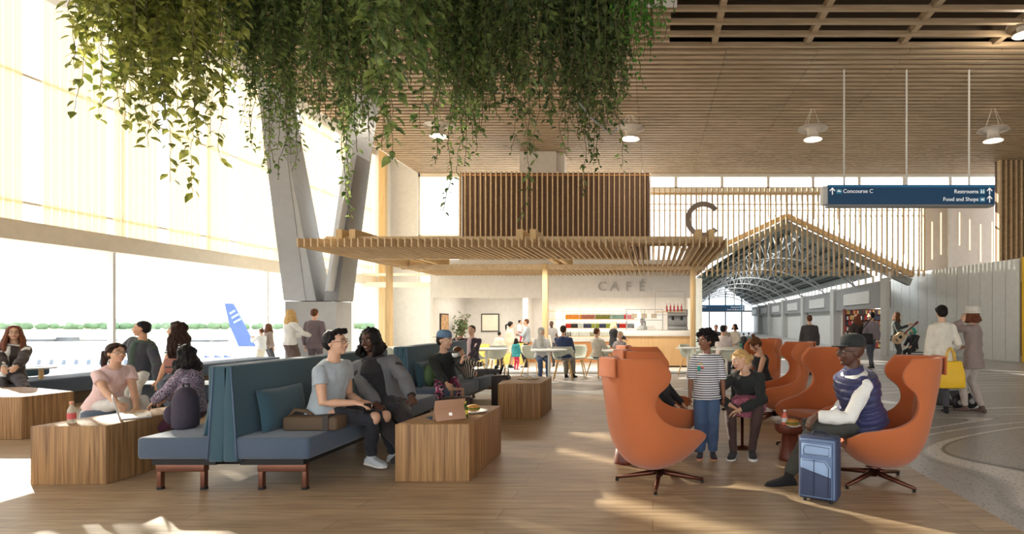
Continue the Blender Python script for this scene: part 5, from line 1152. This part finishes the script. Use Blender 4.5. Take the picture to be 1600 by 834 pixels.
t = thing('backpack', (XA(290, 4.95), 4.95, .45), 'dark purple backpack standing on the sofa seat before the girl with black curls', 'bag'); b = MB(); b.ring_loft([ring(Vector((0, 0, z)), Vector((1, 0, 0)), Vector((0, 1, 0)), rx, ry, 20) for z, rx, ry in ((0, .06, .08), (.02, .09, .105), (.12, .1, .11), (.26, .09, .10), (.32, .07, .08), (.36, .035, .04))]); b.build('body', 'purple_bag', t, smooth=True)
b = MB(); b.ell((-.09, -.02, .13), (.05, .09, .09)); b.build('pocket', 'purple_bag', t, smooth=True); MB().tube([(-.02, 0, .35), (-.02, 0, .39), (.03, 0, .39), (.03, 0, .35)], .008, 6).build('top_loop', 'black_metal', t)
t = thing('shoulder_bag', tuple(P(273, 583, 8.02)), 'rust brown leather bag on the lap of the woman with long curls', 'bag'); MB().box(-.13, .12, -.04, .04, 0, .21).build('body', 'bag_rust', t, bevel=.025); MB().box(-.1, .1, -.048, -.04, .08, .1).build('zip', 'dark_case', t)
# blue suitcase
t = thing('suitcase', (1.305, 4.40, 0), 'blue two tone soft suitcase standing upright before the orange chair at the right', 'suitcase', rz=math.radians(-29))
W2, D2, HH = .145, .09, .5
MB().box(-W2, W2, -D2, D2, .02, HH).build('body', 'case_dark', t, bevel=.02, seg=3); MB().box(-W2+.012, W2-.012, -D2-.008, -D2+.01, .035, HH-.015).build('front_panel', 'case_mid', t, bevel=.008)
MB().box(-W2+.03, W2-.035, -D2-.022, -D2-.006, .36, .45).build('upper_pocket', 'case_light', t, bevel=.007); b = MB(); b.add([(-W2+.022, -D2-.02, .05), (W2-.04, -D2-.02, .05), (W2-.04, -D2-.02, .2), (-W2+.022, -D2-.02, .26), (-W2+.022, -D2-.006, .05), (W2-.04, -D2-.006, .05), (W2-.04, -D2-.006, .2), (-W2+.022, -D2-.006, .26)], [(0, 1, 2, 3), (4, 7, 6, 5), (0, 4, 5, 1), (1, 5, 6, 2), (2, 6, 7, 3), (3, 7, 4, 0)]); b.build('lower_pocket_base', 'case_dark', t, bevel=.004)
b = MB(); b.add([(-W2+.022, -D2-.02, .262), (W2-.04, -D2-.02, .202), (W2-.04, -D2-.02, .28), (W2-.08, -D2-.02, .33), (-W2+.022, -D2-.02, .33), (-W2+.022, -D2-.006, .262), (W2-.04, -D2-.006, .202), (W2-.04, -D2-.006, .28), (W2-.08, -D2-.006, .33), (-W2+.022, -D2-.006, .33)], [(0, 1, 2, 3, 4), (9, 8, 7, 6, 5), (0, 5, 6, 1), (1, 6, 7, 2), (2, 7, 8, 3), (3, 8, 9, 4), (4, 9, 5, 0)]); b.build('lower_pocket', 'case_light', t, bevel=.004)
for pts in ([(-W2+.02, .04), (W2-.025, .04), (W2-.025, HH-.03), (-W2+.02, HH-.03), (-W2+.02, .04)], [(-W2+.05, .37), (W2-.055, .37), (W2-.05, .43), (-W2+.06, .44), (-W2+.045, .40), (-W2+.05, .37)], [(-.02, .05), (-.02, .33)], [(W2-.06, .06), (W2-.055, .28), (W2-.085, .32), (-W2+.03, .325)]): MB().tube([(x, -D2-.0235, z) for x, z in pts], .0025, 5).build('piping', 'case_line', t)
MB().tube([(-.06, 0, HH-.005), (-.05, 0, HH+.03), (.05, 0, HH+.03), (.06, 0, HH-.005)], .009, 6).build('handle', 'case_line', t)
for x in (-.1, .1): MB().lathe([(.018, 0), (.018, .03)], (x, .06, 0), 10).build('wheel', 'black_metal', t)
for x in (-.1, .1): MB().lathe([(.014, 0), (.014, .025)], (x, -.07, 0), 10).build('foot', 'black_metal', t)
# luggage trolley
t = thing('luggage_trolley', (XA(1492, 8.9), 8.9, 0), 'chrome luggage trolley between the woman in the white blazer and the one in the hat', 'trolley')
b = MB()
for x in (-.16, .2): b.tube([(x, 0, .98), (x-.03, 0, .6), (x+.02, -.02, .3), (x+.1, -.05, .12)], .014, 8)
b.tube([(-.16, 0, .98), (.2, 0, .98)], .014, 8).tube([(-.14, 0, .3), (.22, 0, .3)], .012, 8).tube([(-.19, 0, .6), (.17, 0, .6)], .012, 8).build('frame', 'silver', t, smooth=True)
for x in (.02, .28):
    w_ = MB(Matrix.Translation((x, -.1 if x < .2 else .05, .12))@Matrix.Rotation(PI/2, 4, 'X')).lathe([(.11, -.025), (.12, -.015), (.12, .015), (.11, .025)], n=24).build('wheel', 'black_metal', t, smooth=True); MB(Matrix.Translation((x, -.14 if x < .2 else .02, .12))@Matrix.Rotation(PI/2, 4, 'X')).lathe([(.045, -.01), (.05, .01)], n=16).build('hub', 'silver', w_, smooth=True)
t = thing('trolley_case', (XA(1478, 9.15), 9.15, .12), 'dark grey suitcase leaning behind the legs of the woman in the white blazer', 'suitcase'); MB().box(-.2, .2, -.1, .1, -.1, .5).build('body', 'steel_dark', t, bevel=.04); MB().tube([(-.08, 0, .5), (-.08, 0, .55), (.08, 0, .55), (.08, 0, .5)], .01, 6).build('handle', 'black_metal', t)
t = thing('tote_bag', tuple(P(1485, 606, 8.35)), 'large yellow tote bag hanging from the arm of the woman in the white blazer', 'bag'); ZT = .40
b = MB(); b.ring_loft([[(-w_, -d_, z), (w_, -d_, z), (w_, d_, z), (-w_, d_, z)] for z, w_, d_ in ((0, .17, .07), (.02, .19, .08), (.2, .195, .06), (ZT, .16, .03))]); b.build('body', 'yellow', t, bevel=.015)
for y in (-.025, .025): MB().tube([(-.07, y, ZT-.02), (-.05, y, ZT+.12), (0, y, ZT+.2), (.05, y, ZT+.12), (.07, y, ZT-.02)], .009, 6).build('handle', 'yellow', t, smooth=True)
# bookcase in the shop
mat('bk0', (180, 60, 50), .7); mat('bk1', (232, 226, 212), .7); mat('bk2', (90, 70, 60), .7); mat('bk3', (214, 180, 110), .7); mat('bk4', (60, 70, 90), .7)
BW = .55
bc0 = None
t = thing('bookcase', (10.45, 27.6, 0), 'tall dark wooden bookcase filled with books inside the concourse shop', 'bookcase'); MB().box(-1.05, 1.05, 0, .3, 0, .02).box(-1.05, 1.05, .28, .3, 0, 1.95).box(-1.05, -1.02, 0, .3, 0, 1.95).box(1.02, 1.05, 0, .3, 0, 1.95).build('carcass', 'stump_wood', t)
for k in range(7): MB().box(-1.02, 1.02, 0, .28, .05+k*.27, .07+k*.27).build('shelf', 'stump_wood', t)
bp = [MB().box(-.03, .03, 0, .16, 0, .2).build('book', 'bk%d' % i) for i in range(5)]; used = set(); rb = random.Random(5)
bn = ['red', 'cream', 'brown', 'tan', 'dark blue']; sn = ['lowest', 'second', 'third', 'fourth', 'fifth', 'sixth', 'top']
for k in range(7):
    for j in range(24):
        i = rb.randrange(5); o = bp[i] if i not in used else bp[i].copy()
        if i in used: COL.objects.link(o)
        used.add(i); o.location = (10.45-.98+j*.085, 27.62, .07+k*.27); o.scale = (rb.uniform(.8, 1.2), 1, rb.uniform(.85, 1.1)); tag(o, f'{bn[i]} book on the {sn[k]} bookcase shelf', 'book', f'books on the {sn[k]} shelf')
# seats hidden below people
t = thing('pouf', (XA(168, 6.35), 6.35, 0), 'small low blue seat under the woman in the pink T-shirt', 'seat'); MB().lathe([(.2, .02), (.22, .05), (.22, .38), (.2, .41)], n=24).build('upholstery', 'teal_seat', t, smooth=True); MB().lathe([(.18, 0), (.18, .03)], n=20).build('base', 'black_metal', t)
t = thing('pouf', (.98, 6.18, 0), 'small low seat under the woman in the pink patterned skirt', 'seat'); MB().lathe([(.14, .36), (.15, .37), (.15, .39), (.14, .4)], n=24).build('upholstery', 'orange_dark', t, smooth=True); MB().lathe([(.12, 0), (.12, .012), (.018, .03), (.018, .36)], n=20).build('stand', 'bronze', t, smooth=True)
t = thing('handbag', tuple(P(1181, 638, 6.35)), 'black handbag hanging at the side of the woman in the pink skirt', 'bag'); MB().box(-.05, .07, -.04, .04, -.02, .2).build('body', 'black_metal', t, bevel=.02); MB().tube([(-.03, 0, .19), (0, 0, .34), (.05, 0, .19)], .008, 6).build('strap', 'black_metal', t, smooth=True)
t = thing('equipment_case', (XA(1430, 17.4), 17.5, 0), 'grey equipment box the green haired person sits on', 'box'); MB().box(-.25, .25, -.2, .2, .0, .42).build('body', 'steel_dark', t, bevel=.02); MB().box(-.26, .26, -.21, .21, .36, .39).build('lid_rim', 'silver', t)
def G(px, py): Y = H*F/(py-500); return Vector((XA(px, Y), Y, 0))
def at_px(px, Y, z=0): return Vector((XA(px, Y), Y, z))
C = cloth
jeans = C('black_jeans', (42, 44, 52)); greytee = C('grey_tee', (170, 182, 190)); black = C('black_knit', (34, 34, 38)); bshoe = C('black_shoe', (24, 24, 26)); white = C('white_cotton', (226, 226, 222)); dkgrey = C('dark_grey', (70, 70, 76))
def near(label, *a, **k): return person('person', label, *a, **k)
near('person in a light grey T-shirt, glasses and ripped black jeans sitting on the sofa', at_px(512, 4.95), -8,
     dict(pel=P(510, 640, 5.1), neck=P(522, 563, 5.05), hR=P(556, 629, 4.93), hL=P(563, 626, 5.12), eR=(.6, -.2, -1), eL=(-.3, -.2, -1), fR=P(580, 710, 5.35), fL=P(615, 706, 5.55), head=(2, 4, 0), curl=.8, dR=(-.1, 1, -.15), dL=(.1, 1, -.1), ftR=(.25, .9, -.05), ftL=(.25, .9, -.05)),
     dict(top=greytee, sleeve=.45, bottom=jeans, ripped=True, shoe=C('white_shoe', (206, 212, 218)), sole='frame_white', hair='quiff', hairc='black', skin='light', glasses=True, smile=True), q='near', seat=.45)
near('woman in a grey blazer and black top with wavy black hair sitting on the sofa', at_px(592, 5.75), -82,
     dict(pel=P(598, 627, 5.75), neck=P(583, 556, 5.7), hR=P(590, 636, 5.4), hL=P(648, 630, 5.4), eL=(-1, -.3, -.5), eR=(1, -.3, -.5), fR=P(628, 702, 5.15), fL=P(660, 704, 5.2), head=(-14, -4, 6), curl=.7, nL=(.2, .6, .8), kR=(.1, 1, .6), kL=(-.4, 1, .6)),
     dict(top=black, jacket=C('grey_blazer', (104, 106, 110)), inner=black, open=.62, inlo=.02, jhem=-.3, skirt=C('dark_skirt', (50, 48, 54)), skirtlen=.72, tights=C('tights', (44, 38, 42)), shoe=bshoe, hair='wavy', hairc='black', hlen=.42, skin='dark', female=True, fat=1.18, smile=True), s=1.02, q='near', seat=.45)
near('woman in a pale pink T-shirt and glasses behind the left block table', at_px(168, 6.35), -12,
     dict(pel=P(163, 632, 6.35), neck=P(180, 573, 6.25), hR=P(196, 648, 5.85), hL=P(214, 640, 6.2), fR=(.12, .45, .085), fL=(-.1, .5, .085), head=(-8, 4, 0), curl=.6),
     dict(top=C('pink_tee', (226, 196, 194)), sleeve=.5, bottom=C('pale_trousers', (206, 206, 204)), shoe=bshoe, hair='ponytail', hairc='dbrown', skin='light', glasses=True, smile=True, female=True), s=.98, q='near', seat=.41)
near('girl with long black curls and a floral sleeve sitting behind the purple backpack', at_px(303, 5.45), 184,
     dict(neck=(0, .06, .95/.72), head=(0, -12, 0), hR=(.10, .45, .62/.72), hL=(-.12, .42, .62/.72), curl=.7),
     dict(top=patches('floral', [(60, 52, 70), (190, 180, 190), (80, 70, 90), (140, 110, 130)], 60), bottom=C('plum', (80, 40, 60)), shoe=bshoe, hair='longcurl', hairc='black', hlen=.8, skin='light', female=True), s=.72, q='near', seat=.45)
near('man in a dark blazer, green shirt and white trousers sitting by the windows', at_px(217, 8.45), 262,
     dict(pel=P(217, 581, 8.5), neck=P(223, 530, 8.4), head=(-52, 2, 0), hR=P(170, 574, 8.5), eR=(1, -.2, -.1), hL=P(246, 596, 8.3), eL=(-1, -.4, -.2), fR=P(190, 640, 7.85), fL=P(207, 636, 7.75), curl=.5),
     dict(top=C('green_shirt', (62, 80, 70)), jacket=C('navy_blazer', (58, 60, 70)), inner=C('green_shirt', (62, 80, 70)), open=.42, bottom=white, shoe=bshoe, hair='short', hairc='black', skin='tan'), q='mid', seat=.44)
near('woman with very long dark curls and a striped top sitting beside the blazer man', at_px(282, 8.3), 245,
     dict(pel=P(283, 583, 8.3), neck=P(279, 533, 8.25), head=(-25, 0, 0), hR=P(247, 597, 8.2), eR=(1, -.2, -.3), hL=P(292, 592, 8.0), fR=P(268, 640, 7.8), fL=P(280, 640, 7.8), curl=.5),
     dict(top=stripes('stripe_top', (232, 232, 232), (50, 50, 60), 9, 'Z', .55), sleeve=.5, bottom=C('grey_jeans', (72, 80, 92)), shoe=bshoe, hair='longcurl', hairc='dbrown', hlen=1.1, skin='tan', female=True, smile=True), q='mid', seat=.44)
near('woman with long auburn hair, glasses and a black jacket sitting at the far left', at_px(16, 8.5), 290,
     dict(pel=P(14, 588, 8.5), neck=P(22, 536, 8.45), head=(28, 2, 0), hR=P(6, 580, 8.1), hL=P(22, 578, 8.05), fR=P(8, 626, 7.9), fL=P(50, 618, 7.8), kL=(-.2, 1, 1), curl=.6),
     dict(top=white, jacket=C('black_jacket', (58, 50, 48)), inner=white, open=.34, bottom=C('brown_black', (56, 44, 46)), shoe=bshoe, hair='long', hairc='auburn', hlen=.95, skin='light', glasses=True, female=True), s=.99, q='mid', seat=.45)
YC = near('youth in a backwards blue cap, black sweater and pink plaid trousers on a sofa', at_px(695, 8.25), -42,
     dict(pel=P(695, 590, 8.3), neck=P(693, 550, 8.2), head=(28, -2, 0), hR=P(702, 606, 7.75), hL=P(721, 566, 7.9), eL=(-.6, .2, -1), eR=(.5, -.5, -.8), dL=(-.2, .1, 1), nL=(-1, .2, .1), fR=P(684, 652, 7.7), fL=P(728, 652, 7.6), kR=(.4, 1, .6), kL=(-.5, 1, .6), curl=1.0),
     dict(top=C('black_sweater', (34, 38, 38)), bottom=patches('plaid', [(36, 56, 52), (190, 50, 120), (40, 60, 56), (240, 180, 210), (34, 50, 46)], 14), shoe=bshoe, hair='short', hairc='dbrown', skin='light', cap=C('blue_cap', (98, 128, 158)), visor=white, capback=True, head=1.12), q='mid', seat=.45)
near('small child in a striped jumper lying along the second sofa', at_px(735, 9.0), 62,
     dict(pel=(0, -.02, .80), neck=(-.06, -.30, 1.15), head=(-30, 0, 0), hR=(.12, .30, 1.0), hL=(-.12, .30, .96), fR=(.10, 1.05, .80), fL=(-.04, 1.08, .77), kR=(.2, 0, 1), kL=(0, 0, 1), ftR=(.1, .3, 1), ftL=(-.1, .3, 1), curl=.5),
     dict(top=stripes('stripe_kid', (226, 214, 196), (40, 38, 42), 11, 'X', .5), bottom=C('grey_leggings', (88, 88, 92)), shoe=bshoe, hair='short', hairc='brown', skin='light', head=1.15), s=.68, q='mid', seat=.45)
near('boy with an afro, striped T-shirt and blue jeans standing by the orange chairs', at_px(1104, 5.76), 266,
     dict(head=(-48, 0, 0), fR=(.085, -.02, .085), fL=(-.085, .0, .085), hR=(.235, .04, .80), hL=(-.24, .02, .80), curl=.7),
     dict(top=stripes('stripe_boy', (236, 236, 236), (44, 50, 74), 14, 'Z', .56), sleeve=.55, hem=-.22, bottom=C('blue_jeans', (66, 88, 122)), legwide=.012, shoe=C('dark_trainers', (50, 44, 52)), sole='cap_peach', hair='afro', hairc='black', skin='brown', head=1.16, smile=True), s=.735, q='near')
near('woman with a blonde bun, black top and pink skirt bending towards the boy', at_px(1168, 6.1), 258,
     dict(pel=P(1172, 624, 6.12), neck=P(1164, 583, 5.85), head=(-52, -12, 22), hR=P(1142, 633, 5.75), hL=P(1156, 640, 5.68), eR=(1, -.3, .3), eL=(-1, -.3, .2), fR=P(1146, 701, 5.78), fL=P(1175, 700, 5.76), kR=(.3, 1, .4), kL=(-.1, 1, .4), curl=.5, nR=(0, .5, -1), nL=(0, .5, -1)),
     dict(top=C('black_green', (34, 38, 38)), skirt=patches('pink_pattern', [(150, 80, 100), (196, 120, 140), (140, 70, 90)], 60), skirtlen=.86, tights=C('sheer', (74, 54, 50)), shoe=C('black_canvas', (44, 44, 48)), sole='porcelain', hair='bun', hairc='blonde', skin='light', female=True, smile=True), s=.95, q='near', seat=.41)
near('man in a black cap, navy padded vest and white sleeves sitting in the orange chair', at_px(1347, 4.9), 184,
     dict(pel=P(1349, 655, 4.92), neck=P(1334, 581, 4.85), head=(2, 2, 0), hL=P(1275, 650, 4.70), hR=P(1300, 652, 5.12), eL=(-.4, -.3, -1), fL=P(1232, 741, 4.80), fR=P(1290, 735, 5.15), kL=(0, 1, .9), kR=(0, 1, .9), dL=(0, .7, -.7), curl=1.0),
     dict(top=white, vest=C('navy_vest', (46, 50, 92), rough=.5), jhem=.02, bottom=C('olive_jeans', (66, 66, 60)), legwide=.004, shoe=bshoe, sole='black_metal', hair='bald', hairc='black', skin='dark', cap=C('black_cap', (30, 36, 36)), fat=1.17, head=1.06, glasses=True), s=1.06, q='near', seat=.42)
near('woman in a black tank top looking down in the far orange chair', at_px(1190, 8.8), 192,
     dict(pel=P(1192, 592, 8.8), neck=P(1186, 551, 8.75), head=(10, -32, 0), hR=(.1, .35, .66), hL=(-.1, .35, .64), curl=.6),
     dict(top=black, sleeve=0, neckline=.9, bottom=black, shoe=bshoe, hair='topknot', hairc='brown', skin='light', female=True), s=.95, q='mid', seat=.40)
near('woman in a white blazer and dark trousers seen from behind with a yellow bag', at_px(1472, 8.5), 84,
     dict(hR=(.23, .17, 1.0), eR=(.15, -1, -.2), hL=(-.23, .03, .84), fR=(.06, .0, .085), fL=(-.10, .25, .085)),
     dict(top=C('cream_blazer', (222, 216, 202)), hem=-.3, flare=1.08, topname='blazer', bottom=dkgrey, shoe=bshoe, boot=True, hair='bun', hairc='black', skin='light', female=True), s=.95, q='mid')
near('woman in a pale hat and taupe knit tunic phoning beside the luggage trolley', at_px(1521, 8.6), 128,
     dict(hL=(-.13, .10, 1.50), eL=(-.3, .5, -1), dL=(.2, .0, 1), hR=(.1, .2, 1.05), fR=(.09, -.1, .085), fL=(-.05, .1, .085), head=(10, 0, 0), curl=.9),
     dict(top=C('taupe', (142, 126, 122)), hem=-.42, flare=1.02, topname='tunic', bottom=C('grey_leg', (176, 164, 156)), shoe=C('taupe_boot', (96, 74, 68)), boot=True, hair='wavy', hairc='auburn', hlen=.35, hat=C('hat', (206, 200, 190)), skin='light', female=True), s=.93, q='mid')
# --- visitors farther away ------------------------------------------
def far(label, px, top, Y, face, look, pose={}, seat=None, z=0, s=None, group=None, q='far'):
    zt = H-(top-500)*Y/F-z; s = s or (zt/1.715 if seat is None else max(.5, (zt-seat)/.885))
    look.setdefault('shoe', bshoe); look.setdefault('skin', 'light')
    return person('person', label, at_px(px, Y, z), face, pose, look, s=s, q=q, seat=seat, group=group)
hold = dict(hR=(.12, .3, 1.15), hL=(-.12, .3, 1.15)); walk = dict(fR=(.07, .2, .085), fL=(-.07, -.2, .12))
far('small boy in white with a phone standing at the left windows', 409, 513, 15.2, 170, dict(top=white, bottom=C('cream', (226, 218, 200)), hair='short', hairc='brown'), dict(hR=(.1, .4, 1.35), hL=(-.05, .4, 1.35)))
far('girl in a grey top and dark trousers beside the small boy', 419, 505, 15.5, 60, dict(top=C('taupe2', (150, 134, 124)), bottom=dkgrey, hair='long', hairc='brown', female=True))
far('woman with long blonde hair, white blouse and brown skirt near the grey column', 453, 483, 12.6, 60, dict(top=white, skirt=C('brown_skirt', (98, 82, 76)), skirtlen=1.7, skirtflare=.9, hair='long', hairc='blonde', female=True), dict(hR=(.18, .42, 1.08), hL=(-.1, .35, 1.1)), q='mid')
far('man in a mauve grey suit seen from behind before the grey column', 491, 482, 12.9, 95, dict(top=C('mauve_suit', (110, 98, 104)), hem=-.32, topname='suit_jacket', bottom=C('mauve_suit', (110, 98, 104)), hair='short', hairc='brown'), q='mid')
far('man in a dark plum blazer and pink shirt sitting behind the lying child', 736, 508, 12.2, 262, dict(top=C('pinkish', (226, 200, 200)), jacket=C('plum_blazer', (62, 50, 62)), inner=C('pinkish', (226, 200, 200)), bottom=dkgrey, hair='short', hairc='dbrown'), dict(hR=(.2, .25, 1.05), eR=(1, -.3, -.6)), seat=.44, q='mid')
far('small boy in white with black hair seen from behind at the cafe', 780, 518, 15.5, 80, dict(top=C('offwhite', (216, 208, 190)), hem=-.3, bottom=black, hair='short', hairc='black'), z=.07)
far('woman in a beige belted coat with a black ponytail at the cafe', 797, 502, 15.7, 40, dict(top=C('beige_coat', (222, 208, 184)), hem=-.75, flare=1.1, topname='coat', hair='ponytail', hairc='black', female=True), z=.07)
far('girl in a teal dress and pink tights standing before the hugging family', 806, 528, 15.1, 70, dict(top=C('teal_dress', (46, 140, 146)), hem=-.45, flare=1.3, topname='dress', tights=C('pink_tights', (214, 40, 90)), shoe=C('pink_shoe', (160, 60, 80)), hair='long', hairc='black', female=True), z=.07)
far('man in a pale blue shirt and black trousers holding a small child', 823, 498, 15.9, 190, dict(top=C('pale_blue', (176, 184, 190)), bottom=black, hair='short', hairc='brown'), dict(hR=(.05, .3, 1.15), hL=(-.1, .3, 1.25)), z=.07)
person('person', 'toddler in white and pink held by the man in the pale blue shirt', at_px(812, 15.75, .76), 20, {}, dict(top=white, bottom=C('pink_tights', (214, 40, 90)), shoe=bshoe, hair='short', hairc='black', skin='light', head=1.35), s=.36, q='far')
far('bald man in a grey T-shirt standing behind the cafe tables', 862, 501, 16.3, 262, dict(top=C('grey2', (160, 156, 154)), sleeve=.5, bottom=dkgrey, hair='bald', skin='dark'), z=.07)
far('small child with light brown hair before the bald man', 852, 512, 15.6, 80, dict(top=C('offwhite', (216, 208, 190)), bottom=dkgrey, hair='short', hairc='brown'), z=.07)
far('woman in a grey headscarf, white shirt and jeans sitting at a cafe table', 846, 514, 13.25, -70, dict(top=white, bottom=C('blue_jeans', (66, 88, 122)), hair='hijab', female=True), dict(hR=(.15, .3, .78), hL=(-.1, .3, .78), head=(30, 0, 0)), seat=.44, s=.9, q='mid')
far('man in a navy shirt sitting with his back to us at the cafe table', 881, 510, 13.3, 80, dict(top=C('navy_shirt', (44, 60, 96)), bottom=C('khaki', (126, 120, 110)), hair='short', hairc='dbrown', fat=1.1), seat=.44, s=.95, q='mid')
far('man in a cream shirt sitting with his back turned, right of the navy shirt', 934, 516, 13.6, 50, dict(top=C('cream_shirt', (206, 198, 182)), bottom=dkgrey, hair='short', hairc='brown'), seat=.44, s=.88, q='mid')
far('woman with long pale hair in black reaching over the bar', 958, 500, 15.3, 20, dict(top=black, hem=-.3, bottom=black, hair='long', hairc='lblonde', hlen=.7, female=True), dict(hR=(.1, .45, 1.05), hL=(-.1, .42, 1.05)), z=.07)
far('woman with short blonde hair in a patterned top at the small cafe table', 968, 520, 12.95, 240, dict(top=patches('grey_pattern', [(150, 136, 136), (190, 180, 176)], 30), sleeve=.5, bottom=C('navy_trousers', (40, 44, 66)), hair='short', hairc='lblonde', female=True), dict(hR=(.1, .3, .9)), seat=.44, s=.8)
far('barista in a white shirt with black ponytail behind the counter', 1004, 497, 18.1, 235, dict(top=white, sleeve=.5, bottom=black, hair='ponytail', hairc='black', skin='brown', female=True), dict(hR=(.15, .3, 1.1), hL=(-.1, .3, 1.1)), z=.07)
far('person with black hair and a pale pink shirt sitting left of the scarf man', 1130, 508, 13.9, 75, dict(top=C('pale_pink', (222, 206, 200)), bottom=dkgrey, hair='short', hairc='black', fat=1.15), seat=.44, s=.95, q='mid')
far('person in dark clothes standing behind the pale pink shirt, on the left', 1119, 507, 16.6, 250, dict(top=dkgrey, bottom=black, hair='short', hairc='black', skin='tan'))
far('person in a beige jacket standing behind the pale pink shirt, on the right', 1134, 508, 17.2, 270, dict(top=C('beige2', (176, 164, 150)), bottom=black, hair='short', hairc='dbrown', skin='tan'))
far('man in a beige sweater and navy scarf standing before the green carpet', 1149, 506, 16.2, 215, dict(top=C('beige3', (190, 180, 164)), hem=-.25, bottom=black, hair='wavy', hlen=.25, hairc='dbrown', skin='tan', jacket=None), dict(hR=(.15, .15, .95), hL=(-.15, .2, .95)))
far('distant person in dark clothes walking in the concourse, left of two', 1162, 520, 23.5, 90, dict(top=dkgrey, bottom=dkgrey, hair='short', hairc='black'), walk)
far('distant person in pale clothes walking in the concourse, right of two', 1170, 519, 23.6, 90, dict(top=C('pale_blue', (176, 184, 190)), bottom=C('khaki', (126, 120, 110)), hair='short', hairc='black'), walk)
far('man in a dark bomber jacket walking away behind the orange chairs', 1265, 492, 14.2, 88, dict(top=C('bomber', (66, 62, 62)), hem=-.14, bottom=dkgrey, hair='short', hairc='brown', fat=1.12), walk, q='mid')
far('woman with long red brown hair and a mustard skirt at the bookshop', 1340, 490, 16.4, 110, dict(top=C('choc_jacket', (62, 50, 46)), skirt=C('mustard', (206, 156, 70)), skirtlen=.85, hair='long', hairc='auburn', hlen=1.1, skin='light', female=True), dict(head=(25, 0, 0)), q='mid')
far('man in a mauve grey shirt with a black shoulder bag at the bookshop', 1362, 487, 16.2, 96, dict(top=C('mauve_shirt', (134, 124, 130)), bottom=C('slate', (76, 80, 92)), hair='short', hairc='black'), dict(head=(45, 0, 0), **walk), q='mid')
b_ = thing('messenger_bag', (XA(1352, 16.0), 15.98, .72), 'black shoulder bag hanging behind the man in the mauve grey shirt', 'bag'); MB().box(-.22, .2, -.05, .05, 0, .3).build('body', 'black_metal', b_, bevel=.03); MB().tube([(-.18, 0, .28), (-.02, -.07, .55), (.18, -.02, .75)], .014, 6).build('strap', 'black_metal', b_, smooth=True)
GP = far('guitarist with long brown hair and a dark jacket standing at the white partition', 1399, 487, 17.0, -30, dict(top=C('charcoal', (60, 66, 66)), hem=-.25, bottom=C('charcoal2', (66, 66, 68)), hair='long', hairc='brown', hlen=.6, skin='light'), dict(hR=(.02, .3, 1.02), hL=(-.38, .34, 1.30), head=(10, -18, 0)), q='mid')
gt = thing('guitar', (XA(1403, 16.75), 16.72, .86), 'pale wooden acoustic guitar held by the long haired musician', 'guitar'); gt.rotation_euler = (0, math.radians(-42), math.radians(-4))
gpts = [(.19*math.cos(a)*(1 if math.cos(a) < 0 else 1.25), .15*math.sin(a)*(1-.22*math.exp(-((math.cos(a)-.15)/.25)**2))) for a in [2*PI*i/28 for i in range(28)]]
b = MB(); b.ring_loft([[(gx, gy, gz) for gx, gz in gpts] for gy in (-.05, .05)]); b.build('body', 'fin_wood', gt)
MB(Matrix.Translation((.06, -.052, 0))@RX).lathe([(.05, -.004), (.05, .004)], n=18).build('sound_hole', 'black_metal', gt); MB().box(.2, .62, -.06, -.035, -.022, .022).build('neck', 'stump_wood', gt); MB().box(.62, .74, -.055, -.035, -.035, .035).build('headstock', 'stump_wood', gt); MB().box(-.1, -.07, -.06, -.05, -.05, .05).build('bridge', 'black_metal', gt)
far('green haired person in black sitting beside the guitarist', 1427, 510, 17.45, 215, dict(top=black, bottom=black, hair='bob', hairc='green'), dict(head=(-10, -25, 0)), seat=.44, s=.85)
far('child in black curled up in the second orange chair', 1034, 553, 6.02, -32, dict(top=black, bottom=black, hair='short', hairc='brown'), dict(fR=(.1, .48, .3), fL=(-.1, .48, .3)), seat=.40, s=.6, q='mid')
# things in hands
o = cup(tuple(P(711, 558, 7.78)), 'pale blue cup held up by the youth in the cap'); o.rotation_euler = (0, 0, .6)
o = tag(MB(Matrix.Rotation(.5, 4, 'Z')@Matrix.Rotation(.5, 4, 'X')).box(-.03, .03, -.004, .004, -.055, .055).build('phone', 'black_metal', bevel=.003), 'black phone held by the person in the grey T-shirt', 'phone'); o.location = P(574, 638, 4.93)

BP = [c for c in COL.objects if c.type == 'EMPTY' and str(c.get('label', '')).startswith('boy with an afro')][0]
for (x, z, rx, rz_, c, nm) in ((-.085, .915, .017, .024, (40, 160, 140), 'teal'), (-.05, .925, .016, .013, (220, 90, 90), 'red'), (-.06, .96, .045, .007, (216, 190, 110), 'gold')):
    b = MB(); b.ell((x, -.098, z), (rx, .008, rz_), n=14, m=8); mat('print_'+nm, c, .8); b.build('shirt_print', 'print_'+nm, BP, smooth=True)
